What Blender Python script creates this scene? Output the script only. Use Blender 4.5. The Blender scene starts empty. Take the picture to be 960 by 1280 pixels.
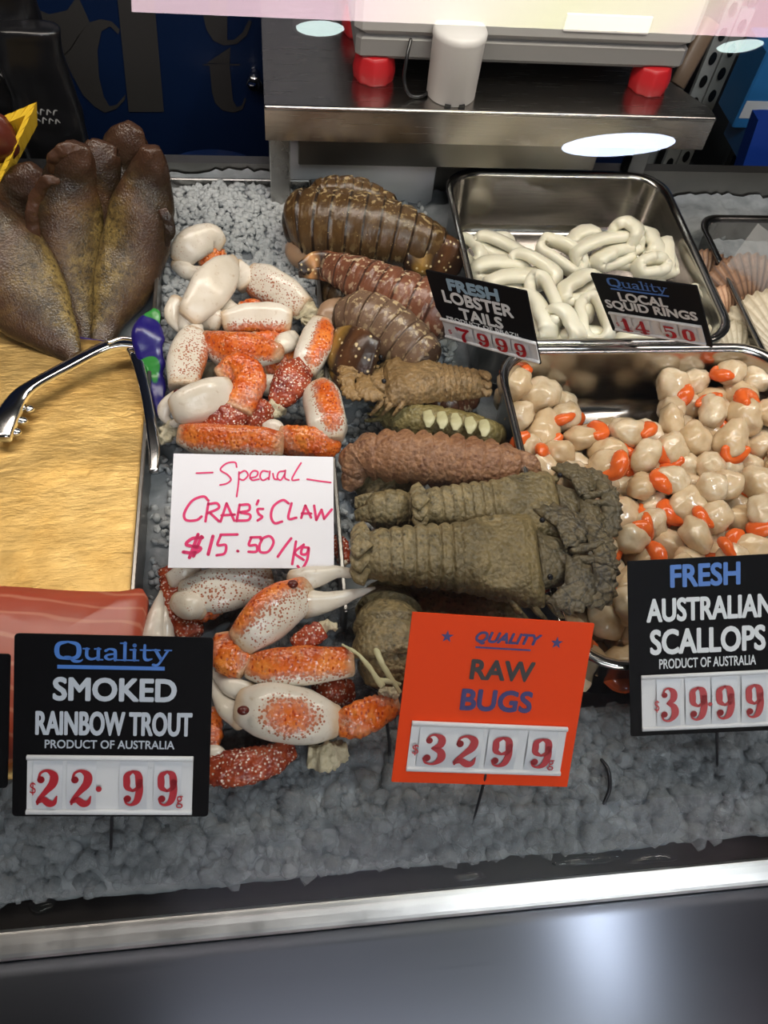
import bpy, math, random
import numpy as np
from mathutils import Vector, Matrix, noise as mnoise

random.seed(7)
SC = bpy.context.scene
COL = SC.collection
PI = math.pi

# ------------------------------------------------------------------ camera
ZB = 0.90                     # height of the ice bed above the floor
FOC, CAMH = 1030.0, 0.50      # focal length in pixels of the 960x1280 frame, eye height over the bed
def nrm(v):
    v = np.array(v, float); return v / np.linalg.norm(v)
_D = nrm((-.209, 1.524, -1)); _X = nrm((8.37, .194, -1))
_X = nrm(_X - _D * _X.dot(_D) * .5); _D = nrm(_D - _X * _X.dot(_D)); _Z = np.cross(_X, _D)
RW = np.array([_X, _D, _Z])
EYE = np.array([0, 0, ZB + CAMH])
cam = bpy.data.cameras.new('camera')
camo = bpy.data.objects.new('camera', cam); COL.objects.link(camo)
cam.sensor_fit = 'VERTICAL'; cam.sensor_height = 24.0; cam.lens = FOC / 1280 * 24.0
cam.clip_start = .01
M = Matrix([[*RW[0], EYE[0]], [*RW[1], EYE[1]], [*RW[2], EYE[2]], [0, 0, 0, 1]])
camo.matrix_world = M
SC.camera = camo

# ------------------------------------------------------------------ world, lights, exposure
SC.view_settings.view_transform = 'Standard'
SC.view_settings.look = 'None'
SC.view_settings.gamma = 1.0
SC.view_settings.use_curve_mapping = False
SC.view_settings.exposure = 0.0
SC.cycles.use_denoising = True
w = bpy.data.worlds.new('world'); SC.world = w; w.use_nodes = True
w.node_tree.nodes['Background'].inputs[0].default_value = (.80, .86, 1, 1)
w.node_tree.nodes['Background'].inputs[1].default_value = 0.05

def area(name, loc, sx, sy, energy, color, target=None):
    l = bpy.data.lights.new(name, 'AREA'); l.shape = 'RECTANGLE'; l.size = sx; l.size_y = sy
    l.energy = energy; l.color = color
    o = bpy.data.objects.new(name, l); COL.objects.link(o); o.location = loc
    if target is not None:
        d = Vector(target) - Vector(loc); o.rotation_euler = d.to_track_quat('-Z', 'Y').to_euler()
    return o
# the light tube under the canopy of the case (its fixture is built below)
cl_ = area('case_light', (.12, .49, ZB + .515), 1.15, .09, 4.5, (1, .95, .86), (.12, .66, ZB))
ld = cl_.data; ld.use_nodes = True; nt = ld.node_tree            # the tube glows pink, white and yellow along its length
em = nt.nodes['Emission']; gg = nt.nodes.new('ShaderNodeNewGeometry'); sp_ = nt.nodes.new('ShaderNodeSeparateXYZ'); rp = nt.nodes.new('ShaderNodeValToRGB')
nt.links.new(gg.outputs['Parametric'], sp_.inputs[0]); nt.links.new(sp_.outputs[0], rp.inputs[0]); nt.links.new(rp.outputs[0], em.inputs[0])
ce = rp.color_ramp
while len(ce.elements) < 6: ce.elements.new(.5)
for e, (p, c) in zip(ce.elements, ((0, (1, .93, .88)), (.35, (1, .90, .92)), (.48, (1, 1, 1)), (.60, (1, .98, .80)), (.72, (1, .90, .88)), (1, (1, .92, .95)))):
    e.position = p; e.color = (*c, 1)

# fill light added behind the customer to brighten ticket faces (panel added below too)
area('ticket_fill_light', (.25, -1.25, ZB + 1.735), 1.2, .6, 17, (.90, .95, 1), (.2, .2, ZB))

# ------------------------------------------------------------------ pixel rays -> places in the case
def ray(px, py): return RW @ nrm(((px - 480) / FOC, -(py - 640) / FOC, -1))
def P(px, py, h=0.0):
    d = ray(px, py); t = (h - CAMH) / d[2]; return EYE + t * d
def Q(px, py, y):
    d = ray(px, py); return EYE + d * (y / d[1])
def mm(px, p): return px * np.linalg.norm(np.array(p) - EYE) / FOC * .985

# ------------------------------------------------------------------ object helpers
def link(o, parent=None):
    COL.objects.link(o)
    if parent is not None: o.parent = parent
    return o
def empty(name, loc=(0, 0, 0), rot=None):
    o = bpy.data.objects.new(name, None); o.empty_display_size = .02
    o.location = Vector(loc)
    if rot is not None: o.rotation_euler = rot
    return link(o)
def tag(o, label=None, cat=None, group=None, kind=None):
    if label: o['label'] = label
    if cat: o['category'] = cat
    if group: o['group'] = group
    if kind: o['kind'] = kind
    return o

class MB:
    """collects geometry for ONE mesh object"""
    def __init__(s): s.v = []; s.f = []; s.uv = []; s.tone = []; s.flat = []
    def add(s, verts, faces, uvs=None, tone=None, flat=False):
        b = len(s.v); s.v += [tuple(map(float, p)) for p in verts]
        for i, f in enumerate(faces):
            s.f.append([b + k for k in f]); s.flat.append(flat)
            s.uv.append(uvs[i] if uvs is not None else [(0, 0)] * len(f))
        s.tone += list(tone) if tone is not None else [0.0] * len(verts)
        return s
    def xform(s, m):
        s.v = [tuple(m @ Vector(p)) for p in s.v]; return s
    def build(s, name, mat, parent=None, origin=(0, 0, 0)):
        me = bpy.data.meshes.new(name)
        o3 = origin
        me.from_pydata([(p[0] - o3[0], p[1] - o3[1], p[2] - o3[2]) for p in s.v], [], s.f)
        ul = me.uv_layers.new(name='UVMap')
        flat = [c for f in s.uv for q in f for c in q]
        ul.data.foreach_set('uv', flat)
        at = me.attributes.new('tone', 'FLOAT', 'POINT'); at.data.foreach_set('value', s.tone)
        me.polygons.foreach_set('use_smooth', [not k for k in s.flat])
        me.update()
        me.materials.append(mat)
        o = bpy.data.objects.new(name, me)
        link(o, parent)
        if parent is None: o.location = Vector(o3)
        return o

def box(mb, x0, x1, y0, y1, z0, z1, bev=.0):
    """axis-aligned box, optionally with chamfered edges"""
    b = bev
    if b <= 0:
        v = [(x, y, z) for z in (z0, z1) for y in (y0, y1) for x in (x0, x1)]
        f = [(0, 2, 3, 1), (4, 5, 7, 6), (0, 1, 5, 4), (2, 6, 7, 3), (0, 4, 6, 2), (1, 3, 7, 5)]
        mb.add(v, f, flat=True); return mb
    # chamfered: ring profile in plan, 4 levels
    def ring(i, z):
        xa, xb, ya, yb = x0 + i, x1 - i, y0 + i, y1 - i
        return [(xa + b, ya, z), (xb - b, ya, z), (xb, ya + b, z), (xb, yb - b, z), (xb - b, yb, z), (xa + b, yb, z), (xa, yb - b, z), (xa, ya + b, z)]
    v = ring(b, z0) + ring(0, z0 + b) + ring(0, z1 - b) + ring(b, z1)
    f = [tuple(range(7, -1, -1)), tuple(range(24, 32))]
    for k in range(3):
        for j in range(8):
            f.append((k * 8 + j, k * 8 + (j + 1) % 8, (k + 1) * 8 + (j + 1) % 8, (k + 1) * 8 + j))
    mb.add(v, f, flat=True); return mb

def cr(vals, n):
    """Catmull-Rom resample of a list of vectors to n samples (uniform in parameter)"""
    a = np.array(vals, float)
    if len(a) == 1: return np.repeat(a, n, 0)
    if len(a) == 2:
        t = np.linspace(0, 1, n)[:, None]; return a[0] * (1 - t) + a[1] * t
    e = np.vstack([2 * a[0] - a[1], a, 2 * a[-1] - a[-2]])
    out = []
    for t in np.linspace(0, len(a) - 1, n):
        i = min(int(t), len(a) - 2); u = t - i
        p0, p1, p2, p3 = e[i], e[i + 1], e[i + 2], e[i + 3]
        out.append(.5 * (2 * p1 + (p2 - p0) * u + (2 * p0 - 5 * p1 + 4 * p2 - p3) * u * u + (3 * p1 - p0 - 3 * p2 + p3) * u ** 3))
    return np.array(out)

def loft(mb, pts, rad, flat=1.0, n=18, m=None, up=None, ends=(1, 1), ex=2.0, disp=None, tone=None, flats=None, nz=0.0, nf=60.0, closed=False):
    """tube along pts (control points), radii rad; section half-height = rad*flat; up = direction of the section's top"""
    m = m or max(10, 6 * len(pts))
    pr = cr([list(p) + [r] for p, r in zip(pts, rad)], m)
    c = pr[:, :3]; r = np.maximum(pr[:, 3], 1e-5)
    fl = np.array([flat] * m) if flats is None else cr([[q] for q in flats], m)[:, 0]
    T = np.gradient(c, axis=0); T /= np.linalg.norm(T, axis=1)[:, None] + 1e-12
    rings = []
    if up is None: up = (0, 0, 1)
    U0 = nrm(up)
    L = np.concatenate([[0], np.cumsum(np.linalg.norm(np.diff(c, axis=0), axis=1))]); L /= L[-1] + 1e-12
    def add_ring(p, t, rr, rh, tt):
        s = np.cross(t, U0); 
        if np.linalg.norm(s) < 1e-3: s = np.cross(t, (0, 1, .1))
        s = nrm(s); u = np.cross(s, t)
        ring = []
        for k in range(n):
            a = 2 * PI * k / n
            ca, sa = math.cos(a), math.sin(a)
            if ex != 2.0:
                q = (abs(ca) ** ex + abs(sa) ** ex) ** (-1 / ex); ca *= q; sa *= q
            d = 1.0 if disp is None else disp(tt, a)
            q = p + s * ca * rr * d + u * sa * rh * d
            if nz:
                g = mnoise.noise(Vector(q * nf)) + .5 * mnoise.noise(Vector(q * nf * 2.3))
                q = q + (s * ca + u * sa) * g * nz
            ring.append(q)
        rings.append((ring, tt))
    K = 4
    if ends[0] > 0:
        for k in range(K):
            a = PI / 2 * (k + .35) / (K + .35)
            add_ring(c[0] - T[0] * r[0] * min(1, fl[0]) * ends[0] * math.cos(a), T[0], r[0] * math.sin(a), r[0] * fl[0] * math.sin(a), 0)
    for i in range(m): add_ring(c[i], T[i], r[i], r[i] * fl[i], L[i])
    if ends[1] > 0:
        for k in range(K - 1, -1, -1):
            a = PI / 2 * (k + .35) / (K + .35)
            add_ring(c[-1] + T[-1] * r[-1] * min(1, fl[-1]) * ends[1] * math.cos(a), T[-1], r[-1] * math.sin(a), r[-1] * fl[-1] * math.sin(a), 1)
    V, F, UV, TN = [], [], [], []
    for ring, tt in rings:
        for k, q in enumerate(ring):
            V.append(q); TN.append(tone(tt, 2 * PI * k / n) if tone else 0.0)
    R_ = len(rings)
    for i in range(R_ - 1):
        for k in range(n):
            k2 = (k + 1) % n
            F.append((i * n + k, i * n + k2, (i + 1) * n + k2, (i + 1) * n + k))
            a0, a1 = k / n, (k + 1) / n
            UV.append([(rings[i][1], a0), (rings[i][1], a1), (rings[i + 1][1], a1), (rings[i + 1][1], a0)])
    if closed:
        pass
    F.append(tuple(range(n - 1, -1, -1))); UV.append([(0, .5)] * n)
    F.append(tuple((R_ - 1) * n + k for k in range(n))); UV.append([(1, .5)] * n)
    mb.add(V, F, UV, TN)
    return mb

def ball(mb, c, r, seg=14, rings=8, sc=(1, 1, 1), tone=0.0, nz=0, nf=50):
    V, F = [], []
    c = np.array(c, float)
    for i in range(rings + 1):
        th = PI * i / rings
        for k in range(seg):
            a = 2 * PI * k / seg
            d = np.array((math.sin(th) * math.cos(a), math.sin(th) * math.sin(a), math.cos(th)))
            g = 1 + (nz * mnoise.noise(Vector((c + d * r) * nf)) if nz else 0)
            V.append(c + d * np.array(sc) * r * g)
    for i in range(rings):
        for k in range(seg):
            k2 = (k + 1) % seg
            F.append((i * seg + k, (i + 1) * seg + k, (i + 1) * seg + k2, i * seg + k2))
    mb.add(V, F, None, [tone] * len(V)); return mb

def lathe(mb, prof, seg=32, c=(0, 0, 0), axis='z'):
    V, F = [], []
    for r, z in prof:
        for k in range(seg):
            a = 2 * PI * k / seg
            V.append((c[0] + r * math.cos(a), c[1] + r * math.sin(a), c[2] + z))
    for i in range(len(prof) - 1):
        for k in range(seg):
            k2 = (k + 1) % seg
            F.append((i * seg + k, i * seg + k2, (i + 1) * seg + k2, (i + 1) * seg + k))
    F.append(tuple(range(seg - 1, -1, -1))); F.append(tuple((len(prof) - 1) * seg + k for k in range(seg)))
    mb.add(V, F); return mb

def plate(mb, outline, thick, dome=0.0, tone=0.0, m=None):
    """closed plate from a 2-D outline (list of (x,y)), domed upwards; m maps it into place"""
    n = len(outline); cx = sum(p[0] for p in outline) / n; cy = sum(p[1] for p in outline) / n
    V = []; lev = [(1, 0), (.98, .5), (.7, .85), (.35, 1)]
    for sgn in (1, -1):
        for s, q in lev:
            for p in outline:
                z = sgn * thick * .5 * min(1, q * 2) + (dome * (1 - s * s))
                V.append((cx + (p[0] - cx) * s, cy + (p[1] - cy) * s, z if q else dome * (1 - s * s)))
        V.append((cx, cy, sgn * thick * .5 + dome))
    F = []; H = 4 * n + 1
    for g in range(2):
        for l in range(3):
            for k in range(n):
                k2 = (k + 1) % n
                q = (g * H + l * n + k, g * H + l * n + k2, g * H + (l + 1) * n + k2, g * H + (l + 1) * n + k)
                F.append(q if g == 0 else q[::-1])
        for k in range(n):
            q = (g * H + 3 * n + k, g * H + 3 * n + (k + 1) % n, g * H + 4 * n)
            F.append(q if g == 0 else q[::-1])
    if m is not None: V = [tuple(m @ Vector(p)) for p in V]
    mb.add(V, F, None, [tone] * len(V)); return mb

# ------------------------------------------------------------------ materials
class NT:
    def __init__(s, name):
        s.m = bpy.data.materials.new(name); s.m.use_nodes = True; s.t = s.m.node_tree
        s.b = s.t.nodes['Principled BSDF']; s.out = s.t.nodes['Material Output']
    def n(s, typ, **kw):
        nd = s.t.nodes.new(typ)
        for k, v in kw.items():
            if k.startswith('i_'):
                key = k[2:].replace('_', ' ')
                nd.inputs[int(key) if key.isdigit() else key].default_value = v
            else: setattr(nd, k, v)
        return nd
    def l(s, a, b): s.t.links.new(a, b)
    def set(s, **kw):
        for k, v in kw.items():
            key = {'color': 'Base Color', 'rough': 'Roughness', 'metal': 'Metallic', 'spec': 'Specular IOR Level', 'trans': 'Transmission Weight', 'ior': 'IOR',
                   'sss': 'Subsurface Weight', 'coat': 'Coat Weight', 'emis': 'Emission Color', 'estr': 'Emission Strength', 'aniso': 'Anisotropic', 'alpha': 'Alpha'}[k]
            if isinstance(v, tuple) and len(v) == 3: v = (*v, 1)
            s.b.inputs[key].default_value = v
        return s
    def coord(s, kind='Object'):
        return s.n('ShaderNodeTexCoord').outputs[kind]
    def noise(s, vec, scale, detail=3, rough=.5):
        nd = s.n('ShaderNodeTexNoise', i_Scale=scale, i_Detail=detail, i_Roughness=rough); s.l(vec, nd.inputs['Vector']); return nd.outputs['Fac']
    def vor(s, vec, scale, out='Distance', feature='F1', rnd=1.0):
        nd = s.n('ShaderNodeTexVoronoi', feature=feature); nd.inputs['Scale'].default_value = scale; nd.inputs['Randomness'].default_value = rnd
        s.l(vec, nd.inputs['Vector']); return nd.outputs[out]
    def ramp(s, fac, stops, interp='LINEAR'):
        nd = s.n('ShaderNodeValToRGB'); cr_ = nd.color_ramp; cr_.interpolation = interp
        while len(cr_.elements) < len(stops): cr_.elements.new(.5)
        for e, (p, c) in zip(cr_.elements, stops):
            e.position = p; e.color = (c, c, c, 1) if isinstance(c, (int, float)) else (*c, 1)
        s.l(fac, nd.inputs[0]); return nd.outputs[0]
    def mix(s, fac, a, b, typ='MIX'):
        nd = s.n('ShaderNodeMix', data_type='RGBA', blend_type=typ)
        for sock, val in ((nd.inputs[0], fac), (nd.inputs[6], a), (nd.inputs[7], b)):
            if hasattr(val, 'is_linked') or hasattr(val, 'links'): s.l(val, sock)
            else: sock.default_value = val if isinstance(val, (int, float)) else (*val, 1)
        return nd.outputs[2]
    def math(s, op, a, b=None, c=None, clamp=False):
        nd = s.n('ShaderNodeMath', operation=op, use_clamp=clamp)
        for i, v in enumerate((a, b, c)):
            if v is None: continue
            if isinstance(v, (int, float)): nd.inputs[i].default_value = v
            else: s.l(v, nd.inputs[i])
        return nd.outputs[0]
    def attr(s, name='tone'):
        return s.n('ShaderNodeAttribute', attribute_name=name).outputs['Fac']
    def uv(s):
        nd = s.n('ShaderNodeSeparateXYZ'); s.l(s.coord('UV'), nd.inputs[0]); return nd.outputs[0], nd.outputs[1]
    def color(s, sock): s.l(sock, s.b.inputs['Base Color']); return s
    def bump(s, h, strength=.3, dist=.001):
        nd = s.n('ShaderNodeBump', i_Strength=strength, i_Distance=dist); s.l(h, nd.inputs['Height']); s.l(nd.outputs[0], s.b.inputs['Normal']); return s

def plain(name, color, rough=.5, metal=0.0, **kw):
    return NT(name).set(color=color, rough=rough, metal=metal, **kw).m

def steel(name, color=(.55, .54, .52), rough=.28, brush=(4, 300, 4), bs=.08, stain=.25):
    m = NT(name).set(metal=1.0, rough=rough)
    co = m.coord('Object')
    mp = m.n('ShaderNodeMapping'); mp.inputs['Scale'].default_value = brush; m.l(co, mp.inputs[0])
    nz = m.noise(mp.outputs[0], 6, 4, .6)
    sm = m.noise(co, 9, 5, .6)
    col = m.mix(m.ramp(sm, [(.35, 0.0), (.75, 1.0)]), tuple(c * (1 - stain) for c in color), color)
    m.color(col)
    rr = m.math('MULTIPLY_ADD', nz, .22, rough - .11); m.l(rr, m.b.inputs['Roughness'])
    m.bump(nz, bs, .0004)
    return m.m
MAT = {}
MAT['steel'] = steel('brushed_steel')
MAT['steel_dark'] = steel('dull_steel', (.36, .345, .32), .34)
MAT['pan'] = steel('pan_steel', (.50, .48, .45), .20, (6, 6, 120), .05)
MAT['chrome'] = plain('chrome', (.7, .7, .7), .12, 1.0)
MAT['black_plastic'] = plain('black_sign_plastic', (.004, .004, .005), .45, spec=.06)
MAT['white_plastic'] = plain('white_plastic', (.75, .76, .78), .35)
MAT['grey_white'] = plain('grey_white_plastic', (.56, .54, .52), .4)
MAT['tile_white'] = plain('tile_white', (.66, .68, .72), .3)
MAT['ink_red'] = plain('ink_red', (.46, .008, .02), .4)
MAT['ink_blue'] = plain('ink_blue', (.06, .2, .62), .4)
MAT['ink_grey'] = plain('ink_grey', (.55, .60, .68), .4)
MAT['ink_white'] = plain('ink_white', (.80, .83, .86), .4)
MAT['ink_navy'] = plain('ink_navy', (.025, .02, .16), .45)
MAT['ink_black'] = plain('ink_black', (.01, .006, .01), .45)
MAT['ink_pink'] = plain('marker_pink', (.80, .03, .16), .5)
MAT['ink_faded'] = plain('ink_faded_blue', (.30, .46, .60), .5)
MAT['orange_card'] = plain('orange_card', (.92, .062, .004), .45, spec=.12)
MAT['white_card'] = plain('white_card', (.86, .84, .88), .5)
MAT['dark'] = plain('dark_rubber', (.012, .012, .013), .25)
MAT['wire'] = plain('dark_wire', (.03, .03, .035), .35, .6)
MAT['red_plastic'] = plain('red_plastic', (.36, .008, .012), .4)
MAT['yellow_foam'] = plain('yellow_foam', (.80, .52, .03), .55)
MAT['blue_gloss'] = plain('blue_gloss', (.006, .028, .14), .2)
# ================================================================== SETTING
def struct(o): o['kind'] = 'structure'; return o
mb = MB(); box(mb, -2.6, 2.6, -3.6, 2.2, -.05, 0)
fl = NT('floor_vinyl').set(color=(.016, .016, .017), rough=.6, spec=.2); struct(mb.build('floor', fl.m))
# blue back wall with faded lettering
wallm = NT('blue_wall_paint').set(rough=.28)
wc = wallm.noise(wallm.coord('Object'), 5, 3)
wallm.color(wallm.mix(wc, (.0028, .009, .032), (.004, .013, .048)))
mb = MB(); box(mb, -1.6, .47, .95, 1.0, 0, 1.75)
wb = struct(mb.build('wall_back', wallm.m))
mb = MB(); box(mb, .47, 2.6, 1.72, 1.77, 0, 2.2)
struct(mb.build('wall_behind_fridge', plain('dark_wall', (.012, .012, .014), .6)))

# --------- strokes: 2-D ink
def cr2(pts, n): return cr(pts, n)
def stroke(mb, pts, wid, z, m=None, seg=None, smooth=True, square=False):
    """ink ribbon along 2-D pts with width(s)"""
    if not hasattr(wid, '__len__'): wid = [wid] * len(pts)
    seg = seg or 6 * len(pts)
    a = np.array([[p[0], p[1], q] for p, q in zip(pts, wid)], float)
    a = cr(a, seg) if smooth and len(pts) > 2 else a
    c, w_ = a[:, :2], np.maximum(a[:, 2], 1e-5)
    T = np.gradient(c, axis=0); T /= np.linalg.norm(T, axis=1)[:, None] + 1e-12
    N = np.stack([-T[:, 1], T[:, 0]], 1)
    V, F = [], []
    for i in range(len(c)):
        for s in (1, -1):
            q = c[i] + N[i] * s * w_[i] / 2; V.append((q[0], q[1], z))
    for i in range(len(c) - 1): F.append((2 * i + 1, 2 * i + 3, 2 * i + 2, 2 * i))
    if not square:
        for i in (0, len(c) - 1):
            b = len(V); k = 14
            for j in range(k): V.append((c[i][0] + w_[i] / 2 * math.cos(2 * PI * j / k), c[i][1] + w_[i] / 2 * math.sin(2 * PI * j / k), z))
            F.append(tuple(range(b, b + k)))
    if m is not None: V = [tuple(m @ Vector(p)) for p in V]
    mb.add(V, F, flat=True); return mb
def disc2(mb, c, rx, ry, z, m=None, k=20):
    V = [(c[0] + rx * math.cos(2 * PI * j / k), c[1] + ry * math.sin(2 * PI * j / k), z) for j in range(k)]
    if m is not None: V = [tuple(m @ Vector(p)) for p in V]
    mb.add(V, [tuple(range(k))], flat=True); return mb
def poly2(mb, pts, z, m=None):
    V = [(p[0], p[1], z) for p in pts]
    if m is not None: V = [tuple(m @ Vector(p)) for p in V]
    mb.add(V, [tuple(range(len(V)))], flat=True); return mb

# letters on the wall, facing the camera (plane y = const, x right, z up)
mw = Matrix(((1, 0, 0, 0), (0, 0, -1, .9485), (0, 1, 0, 0), (0, 0, 0, 1)))
def W2(px, py): q = Q(px, py, .95); return (q[0], q[2])
lt = MB()
def wst(pts, wid, **k): stroke(lt, [W2(*p) for p in pts], [q * .00105 for q in wid], 0, mw, **k)
for pg in ([(146, -12), (192, -12), (205, 139), (161, 139)],
           [(70, 77), (82, 75), (92, 96), (104, 118), (118, 132), (131, 140), (146, 135), (156, 124), (157, 117), (146, 130), (137, 132), (130, 120), (124, 96), (122, 62), (127, 38), (138, 32), (148, 42), (150, 36), (140, 26), (126, 23), (112, 27), (98, 44), (88, 60)],
           [(-6, 30), (14, 52), (40, 70), (70, 78.5), (89, 60.5), (99, 44), (112, 26.5), (104, 8), (97, -6), (84, 12), (62, 17), (40, 8), (30, -8), (-6, -8)],
           [(262, 81), (287, 81), (291, 124), (296, 133), (302, 131), (306, 121), (308, 123), (303, 136), (292, 140), (278, 137), (269, 128), (265, 114)],
           [(254, 79), (300, 79), (300, 81), (254, 81)], [(258, 78), (288, 58), (287, 78.8)],
           [(254, 18), (258, 36), (267, 50), (280, 56), (296, 54), (308, 44), (315, 26), (311, 24), (303, 40), (292, 49), (284, 49), (284, -8), (262, -8), (262, 18)]):
    poly2(lt, [W2(*p) for p in pg], 0, mw)
o = lt.build('lettering', plain('wall_letter_beige', (.026, .024, .023), .5), wb)
tag(o, 'faded beige letters on the blue wall')

# ================================================================== THE DISPLAY COUNTER (one thing: bed, channel, rail, front)
X0, X1 = -.75, 1.0
counter = empty('display_counter', (.12, .3, 0))
tag(counter, 'brushed stainless steel display counter that holds the crushed ice', 'counter')
OC = (.12, .3, 0)
front_m = NT('brushed_front_steel').set(metal=1.0, color=(.135, .145, .17), rough=.3)
fc = front_m.coord('Object'); mp = front_m.n('ShaderNodeMapping'); mp.inputs['Scale'].default_value = (1.5, 160, 160); front_m.l(fc, mp.inputs[0])
fz = front_m.noise(mp.outputs[0], 8, 3)
front_m.l(front_m.math('MULTIPLY_ADD', fz, .08, .27), front_m.b.inputs['Roughness'])
front_m.bump(fz, .02, .0002)
front_m.set(aniso=.98)
tg = front_m.n('ShaderNodeTangent', direction_type='RADIAL', axis='X'); front_m.l(tg.outputs[0], front_m.b.inputs['Tangent'])
mb = MB()
prof = [(.0605, -.030), (.0605, -.006), (.058, -.002)]
for k in range(1, 15):
    d_ = .09 * k / 14; prof.append((.058 - d_, -.002 - d_ * d_ / .62))
for k in range(1, 9):
    a = PI / 2 * k / 8; prof.append((-.032 - .025 * math.sin(a), -.0151 - .03 * (1 - math.cos(a))))
prof += [(-.057, -.45), (-.057, -.80), (-.02, -.80)]
V = []; F = []
for (y, z) in prof:
    V += [(X0, y, ZB + z), (X1, y, ZB + z)]
for i in range(len(prof) - 1): F.append((2 * i, 2 * i + 1, 2 * i + 3, 2 * i + 2))
mb.add(V, F); box(mb, X0, X1, -.02, .72, .1, ZB - .2)
mb.build('front_panel', front_m.m, counter, OC)
rail_m = NT('rail_steel').set(metal=1.0, color=(.82, .80, .76), rough=.2)
rc = rail_m.coord('Object'); rz = rail_m.noise(rc, 30, 4, .7)
rail_m.l(rail_m.math('MULTIPLY_ADD', rz, .30, .20), rail_m.b.inputs['Roughness'])
rail_m.bump(rail_m.noise(rc, 55, 3), .2, .0008)
mb = MB()
V = []; F = []
pr = [(.0600, -.03), (.0600, -.0025), (.0612, -.0010), (.0628, -.0008), (.0735, -.0012), (.0752, -.004), (.0752, -.03)]
for (y, z) in pr: V += [(X0, y, ZB + z), (X1, y, ZB + z)]
for i in range(len(pr) - 1): F.append((2 * i, 2 * i + 1, 2 * i + 3, 2 * i + 2))
mb.add(V, F, flat=True)
mb.build('front_rail', rail_m.m, counter, OC)
# drip channel: dark, with standing water
mb = MB(); NX = 90
for i in range(NX + 1):
    x = X0 + (X1 - X0) * i / NX
    mb.v += [(x, .0750, ZB - .007), (x, .083, ZB - .0095), (x, .098, ZB - .011)]; mb.tone += [0] * 3
for i in range(NX):
    for k in range(2):
        mb.f.append([3 * i + k, 3 * i + 3 + k, 3 * i + 4 + k, 3 * i + 1 + k]); mb.uv.append([(0, 0)] * 4); mb.flat.append(False)
dm = NT('wet_dark_channel').set(color=(.010, .008, .0075), rough=.55, spec=.12)
dm.bump(dm.noise(dm.coord(), 40, 3), .25, .001)
mb.build('drip_channel', dm.m, counter, OC)
mb = MB(); box(mb, X0, X1, .09, .72, ZB - .20, ZB - .075)
box(mb, X0, X1, .708, .72, ZB - .2, ZB + .030)
mb.build('bed_pan', MAT['steel_dark'], counter, OC)

# pools of water in the channel
wat = NT('water').set(color=(.9, .93, .95), rough=.02, trans=1.0, ior=1.33).m
def pool(cx, cy, rx, ry, lab):
    out = []
    for k in range(26):
        a = 2 * PI * k / 26; s = 1 + .35 * mnoise.noise(Vector((cx * 40 + math.cos(a) * 1.3, math.sin(a) * 1.3, 2)))
        out.append((rx * s * math.cos(a), ry * s * math.sin(a)))
    m_ = MB(); plate(m_, out, .0016, .0012, m=Matrix.Translation((cx, cy, ZB - .0085)))
    o_ = m_.build('water_pool', wat, None, (cx, cy, ZB - .0085)); tag(o_, lab, 'water', kind='stuff')
for px, py, rx, ry, lab in ((586, 1096, .010, .0028, 'small bright pool of water in the dark channel below the orange ticket'),
                            (735, 1076, .020, .0024, 'long pool of water in the dark channel at the right'),
                            (815, 1074, .016, .0028, 'broad puddle at the ice edge below the scallop ticket'),
                            (50, 1132, .007, .0035, 'dark drip of water in the channel below the trout ticket')):
    p = P(px, py, -.008); pool(p[0], p[1], rx, ry, lab)

# ================================================================== GLASS FRONT
LEAN = math.radians(22)
gm = NT('case_glass'); t = gm.t
for nd in list(t.nodes):
    if nd.bl_idname == 'ShaderNodeBsdfPrincipled': t.nodes.remove(nd)
tr = gm.n('ShaderNodeBsdfTransparent'); gl = gm.n('ShaderNodeBsdfGlossy'); gl.inputs['Roughness'].default_value = .0
tr.inputs[0].default_value = (.97, .98, .975, 1)
lw = gm.n('ShaderNodeFresnel', i_IOR=1.5); geo = gm.n('ShaderNodeNewGeometry')
fr = gm.math('MULTIPLY', gm.math('MULTIPLY', lw.outputs[0], 1.3), gm.math('SUBTRACT', 1.0, geo.outputs['Backfacing']), clamp=True)
ms = gm.n('ShaderNodeMixShader'); gm.l(fr, ms.inputs[0]); gm.l(tr.outputs[0], ms.inputs[1]); gm.l(gl.outputs[0], ms.inputs[2]); gm.l(ms.outputs[0], gm.out.inputs[0])
GY0 = .0670
GD = np.array([0, math.sin(LEAN), math.cos(LEAN)]); GN = np.array([0, -math.cos(LEAN), math.sin(LEAN)])
G0 = np.array([0, GY0, ZB - .001])
mb = MB(); V = []
for nn in (0.0, -.005):
    for s in (0, .56):
        for x in (X0, X1): V.append(tuple(G0 + np.array([x, 0, 0]) + GD * s + GN * nn))
mb.add(V, [(0, 1, 3, 2), (4, 6, 7, 5), (0, 4, 5, 1), (2, 3, 7, 6), (0, 2, 6, 4), (1, 5, 7, 3)], flat=True)
gp = mb.build('case_glass', gm.m, None, (0, GY0, ZB))
tag(gp, 'clear slanted glass pane standing on the steel front rail', 'glass')

# canopy lamp of the case: a channel with a tube, above the display
lampm = lambda n, c, s: NT(n).set(color=(.8, .8, .8), emis=c, estr=s).m
cl = empty('case_lamp', (.12, .49, ZB + .53)); tag(cl, 'long fluorescent lamp under the canopy of the display case', 'lamp')
mb = MB(); box(mb, -.5, .74, .43, .55, ZB + .530, ZB + .56, .003); mb.build('housing', MAT['grey_white'], cl, (.12, .49, ZB + .53))
mb = MB(); loft(mb, [(-.46, .49, ZB + .522), (.70, .49, ZB + .522)], [.007, .007], m=4, n=12)
mb.build('tube', lampm('tube_glow', (1, .94, .86), 3.0), cl, (.12, .49, ZB + .53))

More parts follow.
